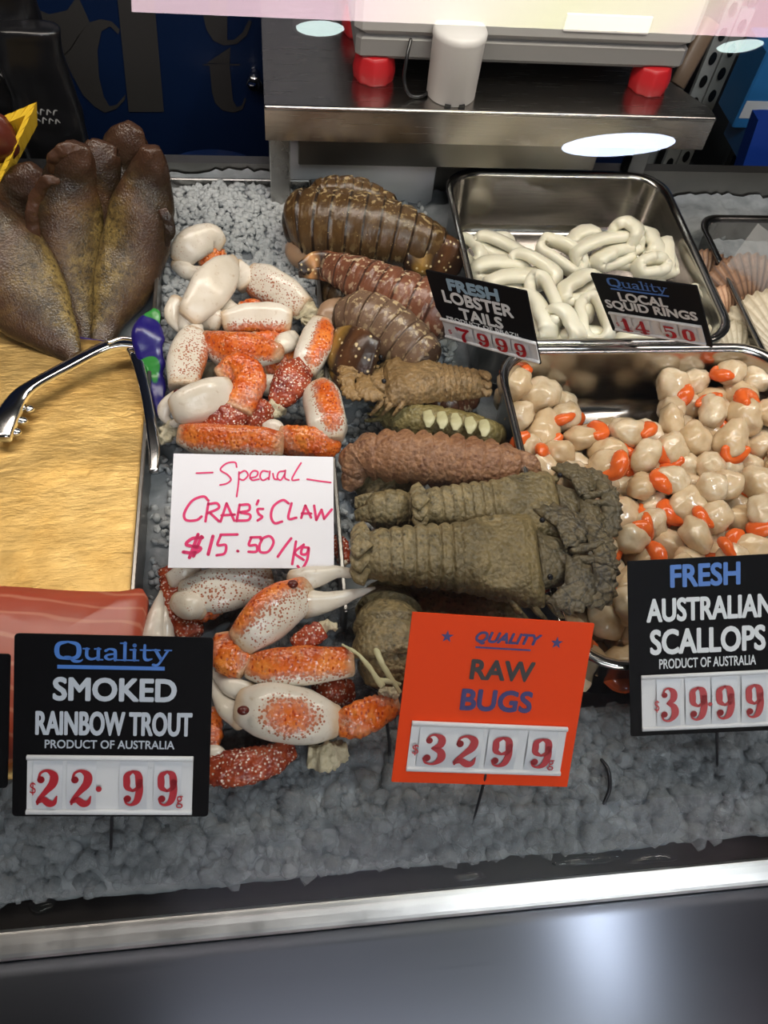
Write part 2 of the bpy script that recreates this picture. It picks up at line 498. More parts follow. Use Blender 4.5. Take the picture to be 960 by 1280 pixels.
# shop ceiling lamps in front of the case (seen as reflections in the glass)
CZ = ZB + 1.75
def mirror_at(px, py, zc=CZ):
    d = ray(px, py); t_ = np.dot(G0 - EYE, GN) / np.dot(d, GN); h = EYE + d * t_
    r = d - 2 * np.dot(d, GN) * GN
    return h + r * ((zc - h[2]) / r[2])
ceil = MB(); box(ceil, -5, 12, -14, 2.2, CZ + .02, CZ + .07)
struct(ceil.build('ceiling', plain('ceiling_paint', (.05, .055, .065), .8)))
def downlight(loc, r, strength, lab, col=(.80, 1, .96)):
    e = empty('downlight', loc); tag(e, lab, 'lamp', 'shop ceiling downlights')
    m_ = MB(); lathe(m_, [(r * 1.12, .02), (r * 1.12, -.006), (r * 1.0, -.010), (r * .98, -.002)], 36, loc); m_.build('rim', MAT['grey_white'], e, loc)
    m_ = MB(); lathe(m_, [(r * .97, -.004), (r * .9, -.007), (r * .3, -.009)], 36, loc); m_.build('diffuser', lampm('downlight_glow', col, strength), e, loc)
def dl(px, py, wpx, strength, lab, **k):
    c = mirror_at(px, py); a = mirror_at(px - wpx / 2, py); b = mirror_at(px + wpx / 2, py)
    downlight(tuple(c), np.linalg.norm(b - a) / 2, strength, lab, **k)
dl(400, 34, 62, 18, 'round ceiling downlight reflected above the left end of the steel stand')
dl(925, 56, 56, 18, 'round ceiling downlight reflected beside the fridge frame')
dl(932, -4, 56, 18, 'round ceiling downlight reflected at the top right corner')
dl(772, 181, 140, 34, 'wide ceiling downlight reflected on the apron of the steel stand', col=(.62, .72, 1))
downlight((.76, .24, CZ), .045, 420, 'round ceiling downlight whose glare streaks the steel front', col=(.85, .92, 1))
cp = empty('ticket_fill_panel', (.25, -1.25, CZ)); tag(cp, 'large unseen fill light panel added above the customer side of the counter', 'lamp')  # unseen panel added as the body of the ticket fill light
mb = MB(); box(mb, -.42, .92, -1.62, -.88, CZ + .001, CZ + .018, .003); mb.build('frame', MAT['grey_white'], cp, (.25, -1.25, CZ))
mb = MB(); box(mb, -.35, .85, -1.55, -.95, CZ - .002, CZ + .0008); mb.build('diffuser', lampm('fill_panel_glow', (.9, .95, 1), 3.0), cp, (.25, -1.25, CZ))
# the long coloured light strip reflected along the top of the glass
strip = empty('light_strip', tuple(mirror_at(480, 10))); tag(strip, 'long pink and yellow light strip on the ceiling, mirrored along the top of the glass', 'lamp')
so = tuple(mirror_at(480, 10))
st = NT('strip_glow'); sx = st.n('ShaderNodeSeparateXYZ'); st.l(st.coord('Object'), sx.inputs[0])
xa, xb = mirror_at(150, 10)[0] - so[0], mirror_at(960, 20)[0] - so[0]
tt = st.math('DIVIDE', st.math('SUBTRACT', sx.outputs[0], xa), xb - xa, clamp=True)
rc_ = st.ramp(tt, [(0, (.9, .66, .72)), (.3, (1, .70, .80)), (.45, (1, .90, .78)), (.62, (.92, .90, .55)), (.78, (.95, .86, .62)), (.88, (1, .66, .72)), (1, (1, .62, .70))])
st.l(rc_, st.b.inputs['Emission Color']); st.b.inputs['Emission Strength'].default_value = 17.0; st.b.inputs['Base Color'].default_value = (.8, .8, .8, 1)
def strip_pts(z):
    lo = [mirror_at(165, 15, z), mirror_at(560, 31, z), mirror_at(980, 48, z)]
    hi = [mirror_at(165, -30, z), mirror_at(560, -14, z), mirror_at(980, -4, z)]
    return lo, hi
mb = MB(); lo, hi = strip_pts(CZ - .15)
V = [tuple(p) for p in lo + hi]; V += [(p[0], p[1], p[2] + .03) for p in V]
mb.add(V, [(0, 3, 4, 1), (1, 4, 5, 2), (6, 7, 10, 9), (7, 8, 11, 10), (0, 1, 7, 6), (1, 2, 8, 7), (3, 9, 10, 4), (4, 10, 11, 5), (0, 6, 9, 3), (2, 5, 11, 8)], flat=True)
mb.build('diffuser', st.m, strip, so)
for k in range(3):
    q = (lo[k] + hi[k]) / 2
    mb = MB(); loft(mb, [(q[0], q[1], CZ - .118), (q[0], q[1], CZ + .019)], [.012, .012], m=3, n=10, ends=(0, 0)); mb.build('rod', MAT['grey_white'], strip, so)

# ================================================================== ICE
icem = NT('crushed_ice').set(rough=.22, trans=.30, ior=1.25)
ic = icem.coord('Object'); iv = icem.noise(ic, 45, 4, .6)
icem.color(icem.mix(icem.ramp(iv, [(.3, 0.), (.7, 1.)]), (.22, .245, .265), (.42, .445, .465)))
icem.bump(icem.noise(ic, 160, 3), .35, .002)
PANS = [(.158, .378, .448, .680), (.165, .410, .175, .452)]
def ice_h(x, y):
    g = mnoise.noise(Vector((x * 14, y * 14, 1.7)))
    h = .004 + .007 * g
    if y < .13: h -= (.13 - y) / .04 * .009
    for (a, b, c, d) in PANS:
        if a < x < b and c < y < d: return -.022
    if -.095 < x < .05 and y > .27: h += .005 + .012 * max(0, (y - .55) / .13)
    if .05 < x < .155 and y > .3: h -= .004
    if x < -.095: h = min(h, .006)
    return h
random.seed(11)
mb = MB(); nx, ny = 170, 110
xs = np.linspace(-.42, .58, nx); ys = np.linspace(.0865, .706, ny)
for j in range(ny):
    for i in range(nx):
        x, y = xs[i], ys[j]
        yy = y + (.0018 * mnoise.noise(Vector((x * 60, 0, 0))) + .004 * mnoise.noise(Vector((x * 9, 3, 0))) if j == 0 else 0)
        z = ice_h(x, y) + .0035 * mnoise.noise(Vector((x * 110, y * 110, 0))) + (.003 * mnoise.noise(Vector((x * 220, y * 220, 5))))
        if j == 0: z = -.013
        mb.v.append((x, yy, ZB + z)); mb.tone.append(0)
for j in range(ny - 1):
    for i in range(nx - 1):
        a = j * nx + i; mb.f.append([a, a + 1, a + nx + 1, a + nx]); mb.uv.append([(0, 0)] * 4); mb.flat.append(False)
ice = mb.build('crushed_ice', icem.m, None, (.08, .3, ZB)); tag(ice, 'bed of grey crushed ice filling the display counter', 'ice', kind='stuff')
# loose chips
mb = MB()
chm = NT('ice_chip'); cc_ = chm.coord(); cn_ = chm.noise(cc_, 70, 3)
chm.set(rough=.15, ior=1.31, spec=.6); chm.color(chm.mix(cn_, (.26, .29, .315), (.50, .53, .555))); chm.bump(chm.noise(cc_, 200, 3), .5, .002)
tp_ = chm.n('ShaderNodeBsdfTransparent'); mx_ = chm.n('ShaderNodeMixShader'); lw_ = chm.n('ShaderNodeLayerWeight', i_Blend=.35)
chm.l(chm.math('MULTIPLY_ADD', lw_.outputs['Facing'], .40, .20), mx_.inputs[0]); chm.l(tp_.outputs[0], mx_.inputs[1]); chm.l(chm.b.outputs[0], mx_.inputs[2]); chm.l(mx_.outputs[0], chm.out.inputs[0])
import bmesh
bmi = bmesh.new(); bmesh.ops.create_icosphere(bmi, subdivisions=1, radius=1)
IV = [v.co.copy() for v in bmi.verts]; IF = [[v.index for v in f.verts] for f in bmi.faces]; bmi.free()
def chip(mb, x, y, z, s):
    q = Matrix.Rotation(random.uniform(0, 6.28), 4, Vector((random.gauss(0, 1), random.gauss(0, 1), random.gauss(0, 1))))
    sc_ = Vector((random.uniform(.7, 1.3), random.uniform(.6, 1.1), random.uniform(.4, .8))) * s
    V = []
    for c in IV:
        p = Vector((c.x * sc_.x, c.y * sc_.y, c.z * sc_.z)) * random.uniform(.75, 1.15)
        p = q @ p; V.append((x + p.x, y + p.y, ZB + z + p.z))
    mb.add(V, IF, flat=random.random() < .35)
def chips(n, x0, x1, y0, y1, s0, s1, lift=.0):
    for _ in range(n):
        x, y = random.uniform(x0, x1), random.uniform(y0, y1)
        if any(a - .006 < x < b + .006 and c - .006 < y < d + .006 for (a, b, c, d) in PANS): continue
        if x < -.088 and y > .145: continue
        s = random.uniform(s0, s1)
        chip(mb, x, y, ice_h(x, y) + s * .15 + lift, s)
chips(5000, -.42, .46, .090, .20, .0028, .0085)
chips(350, -.04, .2, .16, .27, .003, .007)
chips(120, .375, .5, .2, .68, .003, .007)
chipo = mb.build('ice_chips', chm.m, None, (.08, .3, ZB)); tag(chipo, 'loose clear chips of ice scattered over the ice bed', 'ice', kind='stuff')

# frosty dry crumbs in crab and lobster lanes; brighter light partly in their colour
frm = NT('frosty_lit_ice').set(rough=.35, trans=.12, ior=1.31); fcn = frm.noise(frm.coord(), 120, 3)
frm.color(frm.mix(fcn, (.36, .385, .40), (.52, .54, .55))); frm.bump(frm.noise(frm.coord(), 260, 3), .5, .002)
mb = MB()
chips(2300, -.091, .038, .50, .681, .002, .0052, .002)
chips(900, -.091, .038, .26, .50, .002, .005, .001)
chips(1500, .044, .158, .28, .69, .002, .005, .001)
fro = mb.build('frosty_lit_ice', frm.m, None, (.0, .5, ZB)); tag(fro, 'frosty ice crumbs, painted paler partly for stronger light, under the crab claws and lobster tails', 'ice', kind='stuff')

# ================================================================== PANS
def rrect(x0, x1, y0, y1, r, n=7):
    out = []
    for cx, cy, a0 in ((x1 - r, y0 + r, -PI / 2), (x1 - r, y1 - r, 0), (x0 + r, y1 - r, PI / 2), (x0 + r, y0 + r, PI)):
        for k in range(n + 1):
            a = a0 + PI / 2 * k / n; out.append((cx + r * math.cos(a), cy + r * math.sin(a)))
    return out
def make_pan(x0, x1, y0, y1, zf, zr, r, label, name='steel_pan'):
    th = .0012
    lv = [(.010, zf - th, r - .004), (.004, zf + .006, r), (.0025, zr - .004, r), (-.002, zr - .002, r + .002), (-.0025, zr, r + .002), (0, zr + .0008, r + .001), (.0035, zr - .0005, r), (.0045, zr - .004, r - .001),
          (.0075, zf + .011, r - .003), (.010, zf + .004, r - .005), (.016, zf, r - .01)]
    mb = MB(); V = []; n = None
    for ins, z, rr in lv:
        L = rrect(x0 + ins, x1 - ins, y0 + ins, y1 - ins, max(rr, .004)); n = len(L); V += [(a, b, ZB + z) for a, b in L]
    F = []
    for i in range(len(lv) - 1):
        for k in range(n): F.append((i * n + k, i * n + (k + 1) % n, (i + 1) * n + (k + 1) % n, (i + 1) * n + k))
    F.append(tuple(range(n - 1, -1, -1))); F.append(tuple((len(lv) - 1) * n + k for k in range(n)))
    mb.add(V, F)
    o = mb.build(name, MAT['pan'], None, ((x0 + x1) / 2, (y0 + y1) / 2, ZB + zf)); tag(o, label, 'tray'); return o
make_pan(.163, .373, .452, .674, -.012, .050, .030, 'deep stainless steel tray holding the squid rings')
make_pan(.171, .404, .180, .446, -.012, .050, .034, 'deep stainless steel tray heaped with scallops')

# crab lane: open steel tray with back and two side walls
cl_x0, cl_x1, cl_y0, cl_y1 = -.094, .041, .235, .683
crab = empty('crab_tray', (-.026, .46, ZB - .012)); tag(crab, 'long narrow steel tray bedded in ice that holds the crab claws', 'tray')
oc = (-.026, .46, ZB - .012)
mb = MB(); box(mb, cl_x0 + .0025, cl_x1 - .0025, cl_y0, cl_y1, ZB - .020, ZB - .018); mb.build('base', MAT['steel_dark'], crab, oc)
mb = MB(); box(mb, cl_x0, cl_x1, cl_y1, cl_y1 + .003, ZB - .02, ZB + .030, .0008); mb.build('end_wall', MAT['steel'], crab, oc)
for a in (cl_x0, cl_x1 - .0025):
    mb = MB(); box(mb, a, a + .003, cl_y0, cl_y1 - .0005, ZB - .02, ZB + .032, .0006); mb.build('side_wall', MAT['steel_dark'], crab, oc)

# white back board behind the lobsters
mb = MB(); box(mb, .012, .160, .694, .699, ZB - .03, ZB + .062, .001)
o = mb.build('white_board', plain('white_board', (.55, .54, .54), .5), None, (.086, .696, ZB - .03)); tag(o, 'white plastic board standing behind the lobster tails', 'board')

# steel side rim at the far right, a shallow third tray with shells
make_pan(.410, .64, .30, .640, -.015, .028, .02, 'shallow steel tray at the right edge that holds the shells')
# ================================================================== LETTERING
def text_geo(s, bold=0.0, shear=0.0, space=1.0):
    """flat outline text -> (verts2d, faces), normalised later"""
    cu = bpy.data.curves.new('lettering', 'FONT'); cu.body = s; cu.size = 1.0; cu.offset = bold; cu.shear = shear; cu.space_character = space
    cu.fill_mode = 'BOTH'; cu.resolution_u = 4
    o = bpy.data.objects.new('lettering', cu); COL.objects.link(o)
    dg = bpy.context.evaluated_depsgraph_get(); dg.update()
    me = bpy.data.meshes.new_from_object(o.evaluated_get(dg))
    V = [tuple(v.co) for v in me.vertices]; F = [list(p.vertices) for p in me.polygons]
    bpy.data.objects.remove(o); bpy.data.curves.remove(cu); bpy.data.meshes.remove(me)
    return V, F
_tc = {}
def text_box(mb, s, x0, x1, y0, y1, z, bold=.03, shear=0.0, space=1.0):
    """text fitted into a box"""
    k = (s, 0.0, shear, space)
    if k not in _tc: _tc[k] = text_geo(*k)
    V, F = _tc[k]
    ax = [v[0] for v in V]; ay = [v[1] for v in V]
    a, b, c, d = min(ax), max(ax), min(ay), max(ay)
    fx, fy = (x1 - x0) / (b - a), (y1 - y0) / (d - c); r_ = bold * (fx + fy) / 2
    offs = [(0, 0)] + ([(r_ * math.cos(2 * PI * q / 10), r_ * math.sin(2 * PI * q / 10)) for q in range(10)] if bold > .005 else [])
    for qi, (ox, oy_) in enumerate(offs):
        mb.add([(x0 + (v[0] - a) * fx + ox, y0 + (v[1] - c) * fy + oy_, z + .00003 * qi) for v in V], F, flat=True)

# fat-face price digits, strokes in a 0.6 x 1 box: (points, widths)
DIG = {
 '0': [([(.3, .97), (.13, .8), (.12, .5), (.13, .2), (.3, .03)], [.07, .2, .22, .2, .07]), ([(.3, .97), (.47, .8), (.48, .5), (.47, .2), (.3, .03)], [.07, .2, .22, .2, .07])],
 '1': [([(.32, .98), (.32, .5), (.32, .05)], [.24, .24, .24]), ([(.1, .78), (.22, .86), (.34, .98)], [.04, .08, .06]), ([(.08, .04), (.56, .04)], [.09, .09])],
 '2': [([(.07, .70), (.12, .90), (.30, .97), (.48, .84), (.46, .62), (.28, .40), (.08, .16), (.05, .04)], [.07, .07, .09, .22, .23, .16, .10, .06]), ([(.13, .72), (.135, .72)], [.2, .2]),
       ([(.05, .10), (.20, .16), (.36, .06), (.50, .08), (.57, .26)], [.10, .17, .20, .14, .04])],
 '3': [([(.10, .80), (.16, .94), (.30, .98), (.46, .86), (.44, .66), (.24, .54)], [.08, .06, .08, .20, .20, .06]), ([(.15, .79), (.155, .79)], [.18, .18]),
       ([(.24, .54), (.46, .44), (.50, .22), (.32, .03), (.12, .06), (.06, .2)], [.06, .20, .22, .08, .06, .07]), ([(.14, .22), (.145, .22)], [.2, .2])],
 '4': [([(.38, .98), (.38, .5), (.38, .04)], [.20, .20, .20]), ([(.36, .96), (.2, .62), (.04, .32)], [.08, .06, .05]), ([(.04, .30), (.58, .30)], [.09, .09]), ([(.22, .04), (.56, .04)], [.08, .08])],
 '5': [([(.12, .94), (.5, .94)], [.15, .15]), ([(.11, .97), (.11, .54)], [.06, .06]), ([(.11, .55), (.30, .62), (.48, .48), (.48, .2), (.30, .03), (.12, .08), (.07, .2)], [.06, .08, .2, .22, .08, .06, .07]), ([(.15, .22), (.155, .22)], [.2, .2])],
 '7': [([(.06, .92), (.3, .88), (.55, .93)], [.17, .15, .13]), ([(.06, .98), (.06, .70)], [.06, .04]), ([(.54, .92), (.36, .58), (.28, .3), (.28, .06)], [.07, .12, .20, .24])],
 '9': [([(.29, .97), (.13, .86), (.12, .68), (.14, .52), (.29, .42)], [.07, .17, .20, .17, .07]), ([(.29, .97), (.44, .88), (.48, .66), (.44, .50), (.29, .42)], [.07, .19, .21, .14, .07]),
       ([(.49, .68), (.49, .40), (.42, .14), (.26, .03), (.12, .07), (.07, .2)], [.18, .21, .18, .08, .06, .07]), ([(.15, .2), (.155, .2)], [.2, .2])],
}
def digit(mb, ch, x0, x1, y0, y1, z):
    for pts, wd in DIG[ch]:
        sx, sy = (x1 - x0) / .6, (y1 - y0)
        s = (sx + sy) / 2
        stroke(mb, [(x0 + p[0] * sx, y0 + p[1] * sy) for p in pts], [q * s for q in wd], z)

# slab-serif "Quality" : strokes in em units (x advance as drawn)
def slab_quality(mb, x0, x1, y0, y1, z):
    S = []
    def st(pts, wd): S.append((pts, wd))
    # Q
    st([(.36, .97), (.12, .84), (.06, .5), (.12, .16), (.36, .03)], [.07, .15, .18, .15, .07]); st([(.36, .97), (.60, .84), (.66, .5), (.60, .16), (.36, .03)], [.07, .15, .18, .15, .07])
    st([(.28, .16), (.42, .12), (.52, -.06), (.68, -.08), (.76, .02)], [.06, .1, .12, .08, .04])
    X = .80
    def serif(cx, y, w_=.16): st([(cx - w_ / 2, y), (cx + w_ / 2, y)], [.055, .055])
    # u
    st([(X + .07, .60), (X + .07, .22), (X + .16, .06), (X + .28, .08), (X + .36, .18)], [.12, .12, .10, .08, .06]); st([(X + .38, .62), (X + .38, .05)], [.12, .12]); serif(X + .05, .61); serif(X + .36, .61); serif(X + .42, .03)
    X = 1.32   # a
    st([(X + .06, .52), (X + .16, .62), (X + .30, .56), (X + .32, .40), (X + .32, .04)], [.10, .07, .11, .12, .12]); st([(X + .32, .36), (X + .12, .30), (X + .06, .16), (X + .16, .05), (X + .32, .14)], [.06, .08, .11, .08, .05]); serif(X + .38, .03)
    X = 1.80   # l
    st([(X + .1, .96), (X + .1, .05)], [.12, .12]); serif(X + .06, .95); serif(X + .1, .03, .24)
    X = 2.06   # i
    st([(X + .1, .60), (X + .1, .05)], [.12, .12]); serif(X + .06, .60); serif(X + .1, .03, .24); st([(X + .1, .84), (X + .102, .84)], [.15, .15])
    X = 2.34   # t
    st([(X + .1, .86), (X + .1, .2), (X + .18, .06), (X + .3, .12)], [.09, .12, .10, .05]); serif(X + .13, .60, .3)
    X = 2.68   # y
    st([(X + .06, .60), (X + .22, .08)], [.12, .12]); st([(X + .40, .60), (X + .24, .10), (X + .12, -.20), (X + .0, -.20)], [.08, .08, .09, .10]); serif(X + .07, .61, .2); serif(X + .40, .61, .18)
    W = 3.16
    for pts, wd in S:
        sx, sy = (x1 - x0) / W, (y1 - y0); s = (sx + sy) / 2
        stroke(mb, [(x0 + p[0] * sx, y0 + p[1] * sy) for p in pts], [q * s for q in wd], z, smooth=len(pts) > 2)

def star(mb, cx, cy, r, z):
    pts = []
    for k in range(10):
        a = PI / 2 + k * PI / 5; q = r if k % 2 == 0 else r * .40
        pts.append((cx + q * math.cos(a), cy + q * math.sin(a)))
    for k in range(10): mb.add([(cx, cy, z), (*pts[k], z), (*pts[(k + 1) % 10], z)], [(0, 1, 2)], flat=True)

# ------------------------------------------------------------------ sign placement: solve the pose of a flat card from its four corners
def fit_card(corners, h0, lean0=50.0, yaw0=0.0):
    """corners TL TR BR BL in photo pixels; h0 height of the lower edge's middle above the ice"""
    bm = ((corners[2][0] + corners[3][0]) / 2, (corners[2][1] + corners[3][1]) / 2)
    base = P(*bm, h0)
    def pose(p):
        q = EYE + (base - EYE)
        rot = Matrix.Rotation(p[2], 3, 'Z') @ Matrix.Rotation(math.radians(90) - p[3], 3, 'X') @ Matrix.Rotation(p[4], 3, 'Z')
        return q + np.array([p[0], p[1], 0]), np.array(rot)
    def pts(p):
        o, r = pose(p); w_, hh = p[5], p[6]
        return [o + r @ np.array(c) for c in ((-w_ / 2, hh, 0), (w_ / 2, hh, 0), (w_ / 2, 0, 0), (-w_ / 2, 0, 0))]
    def res(p):
        out = []
        for q, c in zip(pts(p), corners):
            v = RW.T @ (q - EYE); out += [480 + FOC * v[0] / -v[2] - c[0], 640 - FOC * v[1] / -v[2] - c[1]]
        return np.array(out + [(3 if yaw0 else 8) * (p[2] - yaw0), (3 if yaw0 else 8) * (p[3] - math.radians(lean0)), (.5 if yaw0 else 1) * p[4]]) 
    p = np.array([0, 0, yaw0, math.radians(lean0), 0, .08, .09]); lam = 1.0
    r0 = res(p)
    for _ in range(80):
        J = np.zeros((len(r0), len(p)))
        for i in range(len(p)):
            d = np.zeros(len(p)); d[i] = 1e-5; J[:, i] = (res(p + d) - r0) / 1e-5
        A = J.T @ J
        stp = np.linalg.solve(A + lam * np.diag(np.diag(A) + 1e-9), -J.T @ r0)
        r1 = res(p + stp)
        if (r1 ** 2).sum() < (r0 ** 2).sum(): p, r0, lam = p + stp, r1, lam * .4
        else: lam *= 3
    o, r = pose(p)
    return o, Matrix(r.tolist()), p[5], p[6], np.abs(r0[:8]).max(), math.degrees(p[3])

def ticket(label, corners, h0, panel_mat, writing, digits, holder, pin_px=None, rnd=.05, lean0=50, thick=.0012, pin_u=.5, yaw0=0.0):
    o, r, w_, hh, err, ln = fit_card(corners, h0, lean0, yaw0)
    print('ticket', label[:30], 'w %.3f h %.3f err %.1f lean %.0f' % (w_, hh, err, ln), 'at', np.round(o - np.array([0, 0, ZB]), 3))
    root = empty('price_ticket', o, r.to_euler()); tag(root, label, 'price ticket', 'price tickets')
    X = lambda u: (u - .5) * w_
    Y = lambda v: (1 - v) * hh
    mb = MB(); rr = rnd * w_
    L = rrect(-w_ / 2, w_ / 2, 0, hh, max(rr, .0004), 5); n = len(L)
    mb.add([(a, b, -thick) for a, b in L] + [(a, b, 0) for a, b in L], [tuple(range(n - 1, -1, -1)), tuple(range(n, 2 * n))] + [(k, (k + 1) % n, n + (k + 1) % n, n + k) for k in range(n)], flat=True)
    mb.build('panel', panel_mat, root)
    z = .00025
    for nm, mat, items in writing:
        mb = MB()
        for it in items:
            k = it[0]
            if k == 'T': text_box(mb, it[1], X(it[2]), X(it[3]), Y(it[5]), Y(it[4]), z, *it[6:])
            elif k == 'Q': slab_quality(mb, X(it[1]), X(it[2]), Y(it[4]), Y(it[3]), z)
            elif k == 'L': box(mb, X(it[1]), X(it[2]), Y(it[4]), Y(it[3]), 0, z)
            elif k == 'S': star(mb, X(it[1]), Y(it[2]), it[3] * w_, z)
        mb.build(nm, mat, root)
    if holder:
        u0, u1, v0, v1 = holder
        mb = MB(); a, b, c, d = X(u0), X(u1), Y(v1), Y(v0)
        bw = .022 * w_ * 1.3
        box(mb, a, b, c + bw * .3, d - bw * .3, 0.0002, .0009)
        for yc in (c + bw / 2, d - bw / 2):       # rolled lips that hold the number tiles
            loft(mb, [(a, yc, .0012), (b, yc, .0012)], [bw / 2, bw / 2], m=3, n=10, flat=.9, ends=(.2, .2))
        hd = mb.build('price_holder', MAT['white_plastic'], root)
        nt = len(digits)
        for ch, du0, du1 in digits:
            if ch in '$g.': continue
            cw = .35 * (du1 - du0)
            mb = MB(); m0, m1 = X(du0 - cw * .5), X(du1 + cw * .5)
            V = []; K = 6
            for k in range(K + 1):
                yy = c + bw * .9 + (d - c - bw * 1.8) * k / K; zz = .0011 + .0012 * math.sin(PI * k / K)
                V += [(m0, yy, zz), (m1, yy, zz)]
            mb.add(V, [(2 * k, 2 * k + 1, 2 * k + 3, 2 * k + 2) for k in range(K)])
            tl = mb.build('number_tile', MAT['tile_white'], hd)
        mb = MB(); dy = (d - c); zd = .0026
        for ch, du0, du1 in digits:
            if ch == '$': text_box(mb, '$', X(du0), X(du1), c + dy * .34, c + dy * .56, zd, .0)
            elif ch == 'g': text_box(mb, 'g', X(du0), X(du1), c + dy * .13, c + dy * .34, zd, .0)
            elif ch == '.': disc2(mb, (X((du0 + du1) / 2), c + dy * .45), X(du1) / 2 - X(du0) / 2, X(du1) / 2 - X(du0) / 2, zd)
            else: digit(mb, ch, X(du0), X(du1), c + dy * .17, c + dy * .77, zd)
        mb.build('price_digits', MAT['ink_red'], hd)
    if pin_px is not None:
        tip = P(*pin_px, -.004)
        ri = np.array(r).T
        t_loc = ri @ (tip - o)
        mb = MB(); loft(mb, [(X(pin_u), Y(.9), -thick - .0006), (X(pin_u), -.001, -thick - .0006), tuple(t_loc)], [.0010, .0010, .0007], m=12, n=8)
        mb.build('pin', MAT['wire'], root)
    return root

B_ = .034
ticket('black ticket reading smoked rainbow trout, at the front left', [(18, 792), (267, 797), (260, 1021), (15, 1020)], .036, MAT['black_plastic'],
       [('heading', MAT['ink_blue'], [('Q', .20, .785, .035, .135), ('L', .215, .755, .165, .185)]),
        ('lettering', MAT['ink_grey'], [('T', 'SMOKED', .20, .815, .235, .355, B_), ('T', 'RAINBOW TROUT', .115, .90, .42, .545, B_), ('T', 'PRODUCT OF AUSTRALIA', .16, .815, .575, .62, .015)])],
       [('$', .095, .125), ('2', .125, .235), ('2', .295, .405), ('.', .425, .455), ('9', .56, .665), ('9', .735, .84), ('g', .835, .87)], (.075, .915, .655, .985), (138, 1080), rnd=.02, pin_u=.5)
ticket('bright orange ticket with two stars reading raw bugs', [(516, 766), (743, 779), (709, 984), (489, 977)], .036, MAT['orange_card'],
       [('heading', MAT['ink_navy'], [('T', 'QUALITY', .355, .715, .085, .155, .04, .3), ('L', .36, .665, .172, .182), ('S', .20, .125, .036), ('S', .805, .125, .036)]),
        ('product_word', MAT['ink_black'], [('T', 'RAW', .355, .70, .25, .36, B_)]),
        ('lettering', MAT['ink_navy'], [('T', 'BUGS', .325, .715, .425, .545, B_)])],
       [('$', .085, .12), ('3', .14, .27), ('2', .315, .445), ('9', .52, .645), ('9', .745, .87), ('g', .855, .89)], (.07, .94, .62, .925), (590, 1032), rnd=.004, pin_u=.52)
ticket('black ticket reading fresh Australian scallops, at the right edge', [(782, 700), (990, 693), (986, 911), (791, 921)], .036, MAT['black_plastic'],
       [('heading', MAT['ink_blue'], [('T', 'FRESH', .265, .685, .035, .155, B_)]),
        ('lettering', MAT['ink_white'], [('T', 'AUSTRALIAN', .115, .885, .22, .345, B_), ('T', 'SCALLOPS', .135, .84, .395, .53, B_), ('T', 'PRODUCT OF AUSTRALIA', .185, .785, .56, .615, .015)])],
       [('$', .145, .175), ('3', .18, .29), ('9', .36, .475), ('.', .478, .505), ('9', .525, .645), ('9', .71, .825)], (.07, .95, .645, .97), (897, 976), rnd=.01, pin_u=.55)
ticket('dark ticket reading lobster tails, partly wiped, beside the squid tray', [(536, 333), (653, 368), (681, 452), (551, 427)], .060, MAT['black_plastic'],
       [('heading', MAT['ink_faded'], [('T', 'FRESH', .22, .72, .06, .21, .05)]),
        ('lettering', MAT['ink_white'], [('T', 'LOBSTER', .13, .83, .24, .40, B_), ('T', 'TAILS', .27, .70, .45, .60, B_), ('T', 'PRODUCT OF BRAZIL', .10, .86, .62, .67, .01)])],
       [('$', .10, .14), ('7', .19, .34), ('9', .41, .54), ('9', .60, .73), ('9', .79, .91)], (.03, 1.0, .66, .97), None, rnd=.01, lean0=15, yaw0=-.6)
ticket('black ticket reading local squid rings, standing in the squid tray', [(740, 336), (868, 363), (894, 429), (763, 419)], .066, MAT['black_plastic'],
       [('heading', MAT['ink_blue'], [('Q', .15, .72, .03, .17), ('L', .16, .72, .205, .225)]),
        ('lettering', MAT['ink_white'], [('T', 'LOCAL', .22, .68, .26, .40, B_), ('T', 'SQUID RINGS', .05, .93, .42, .58, B_)])],
       [('$', .10, .13), ('1', .14, .26), ('4', .29, .43), ('5', .58, .70), ('0', .76, .88)], (.05, .95, .62, .96), None, rnd=.01, lean0=15, yaw0=-.6)
ticket('black ticket cut off by the left edge of the photo', [(-200, 812), (13, 818), (9, 985), (-200, 984)], .036, MAT['black_plastic'],
       [], [], None, (-90, 1060), rnd=.02)

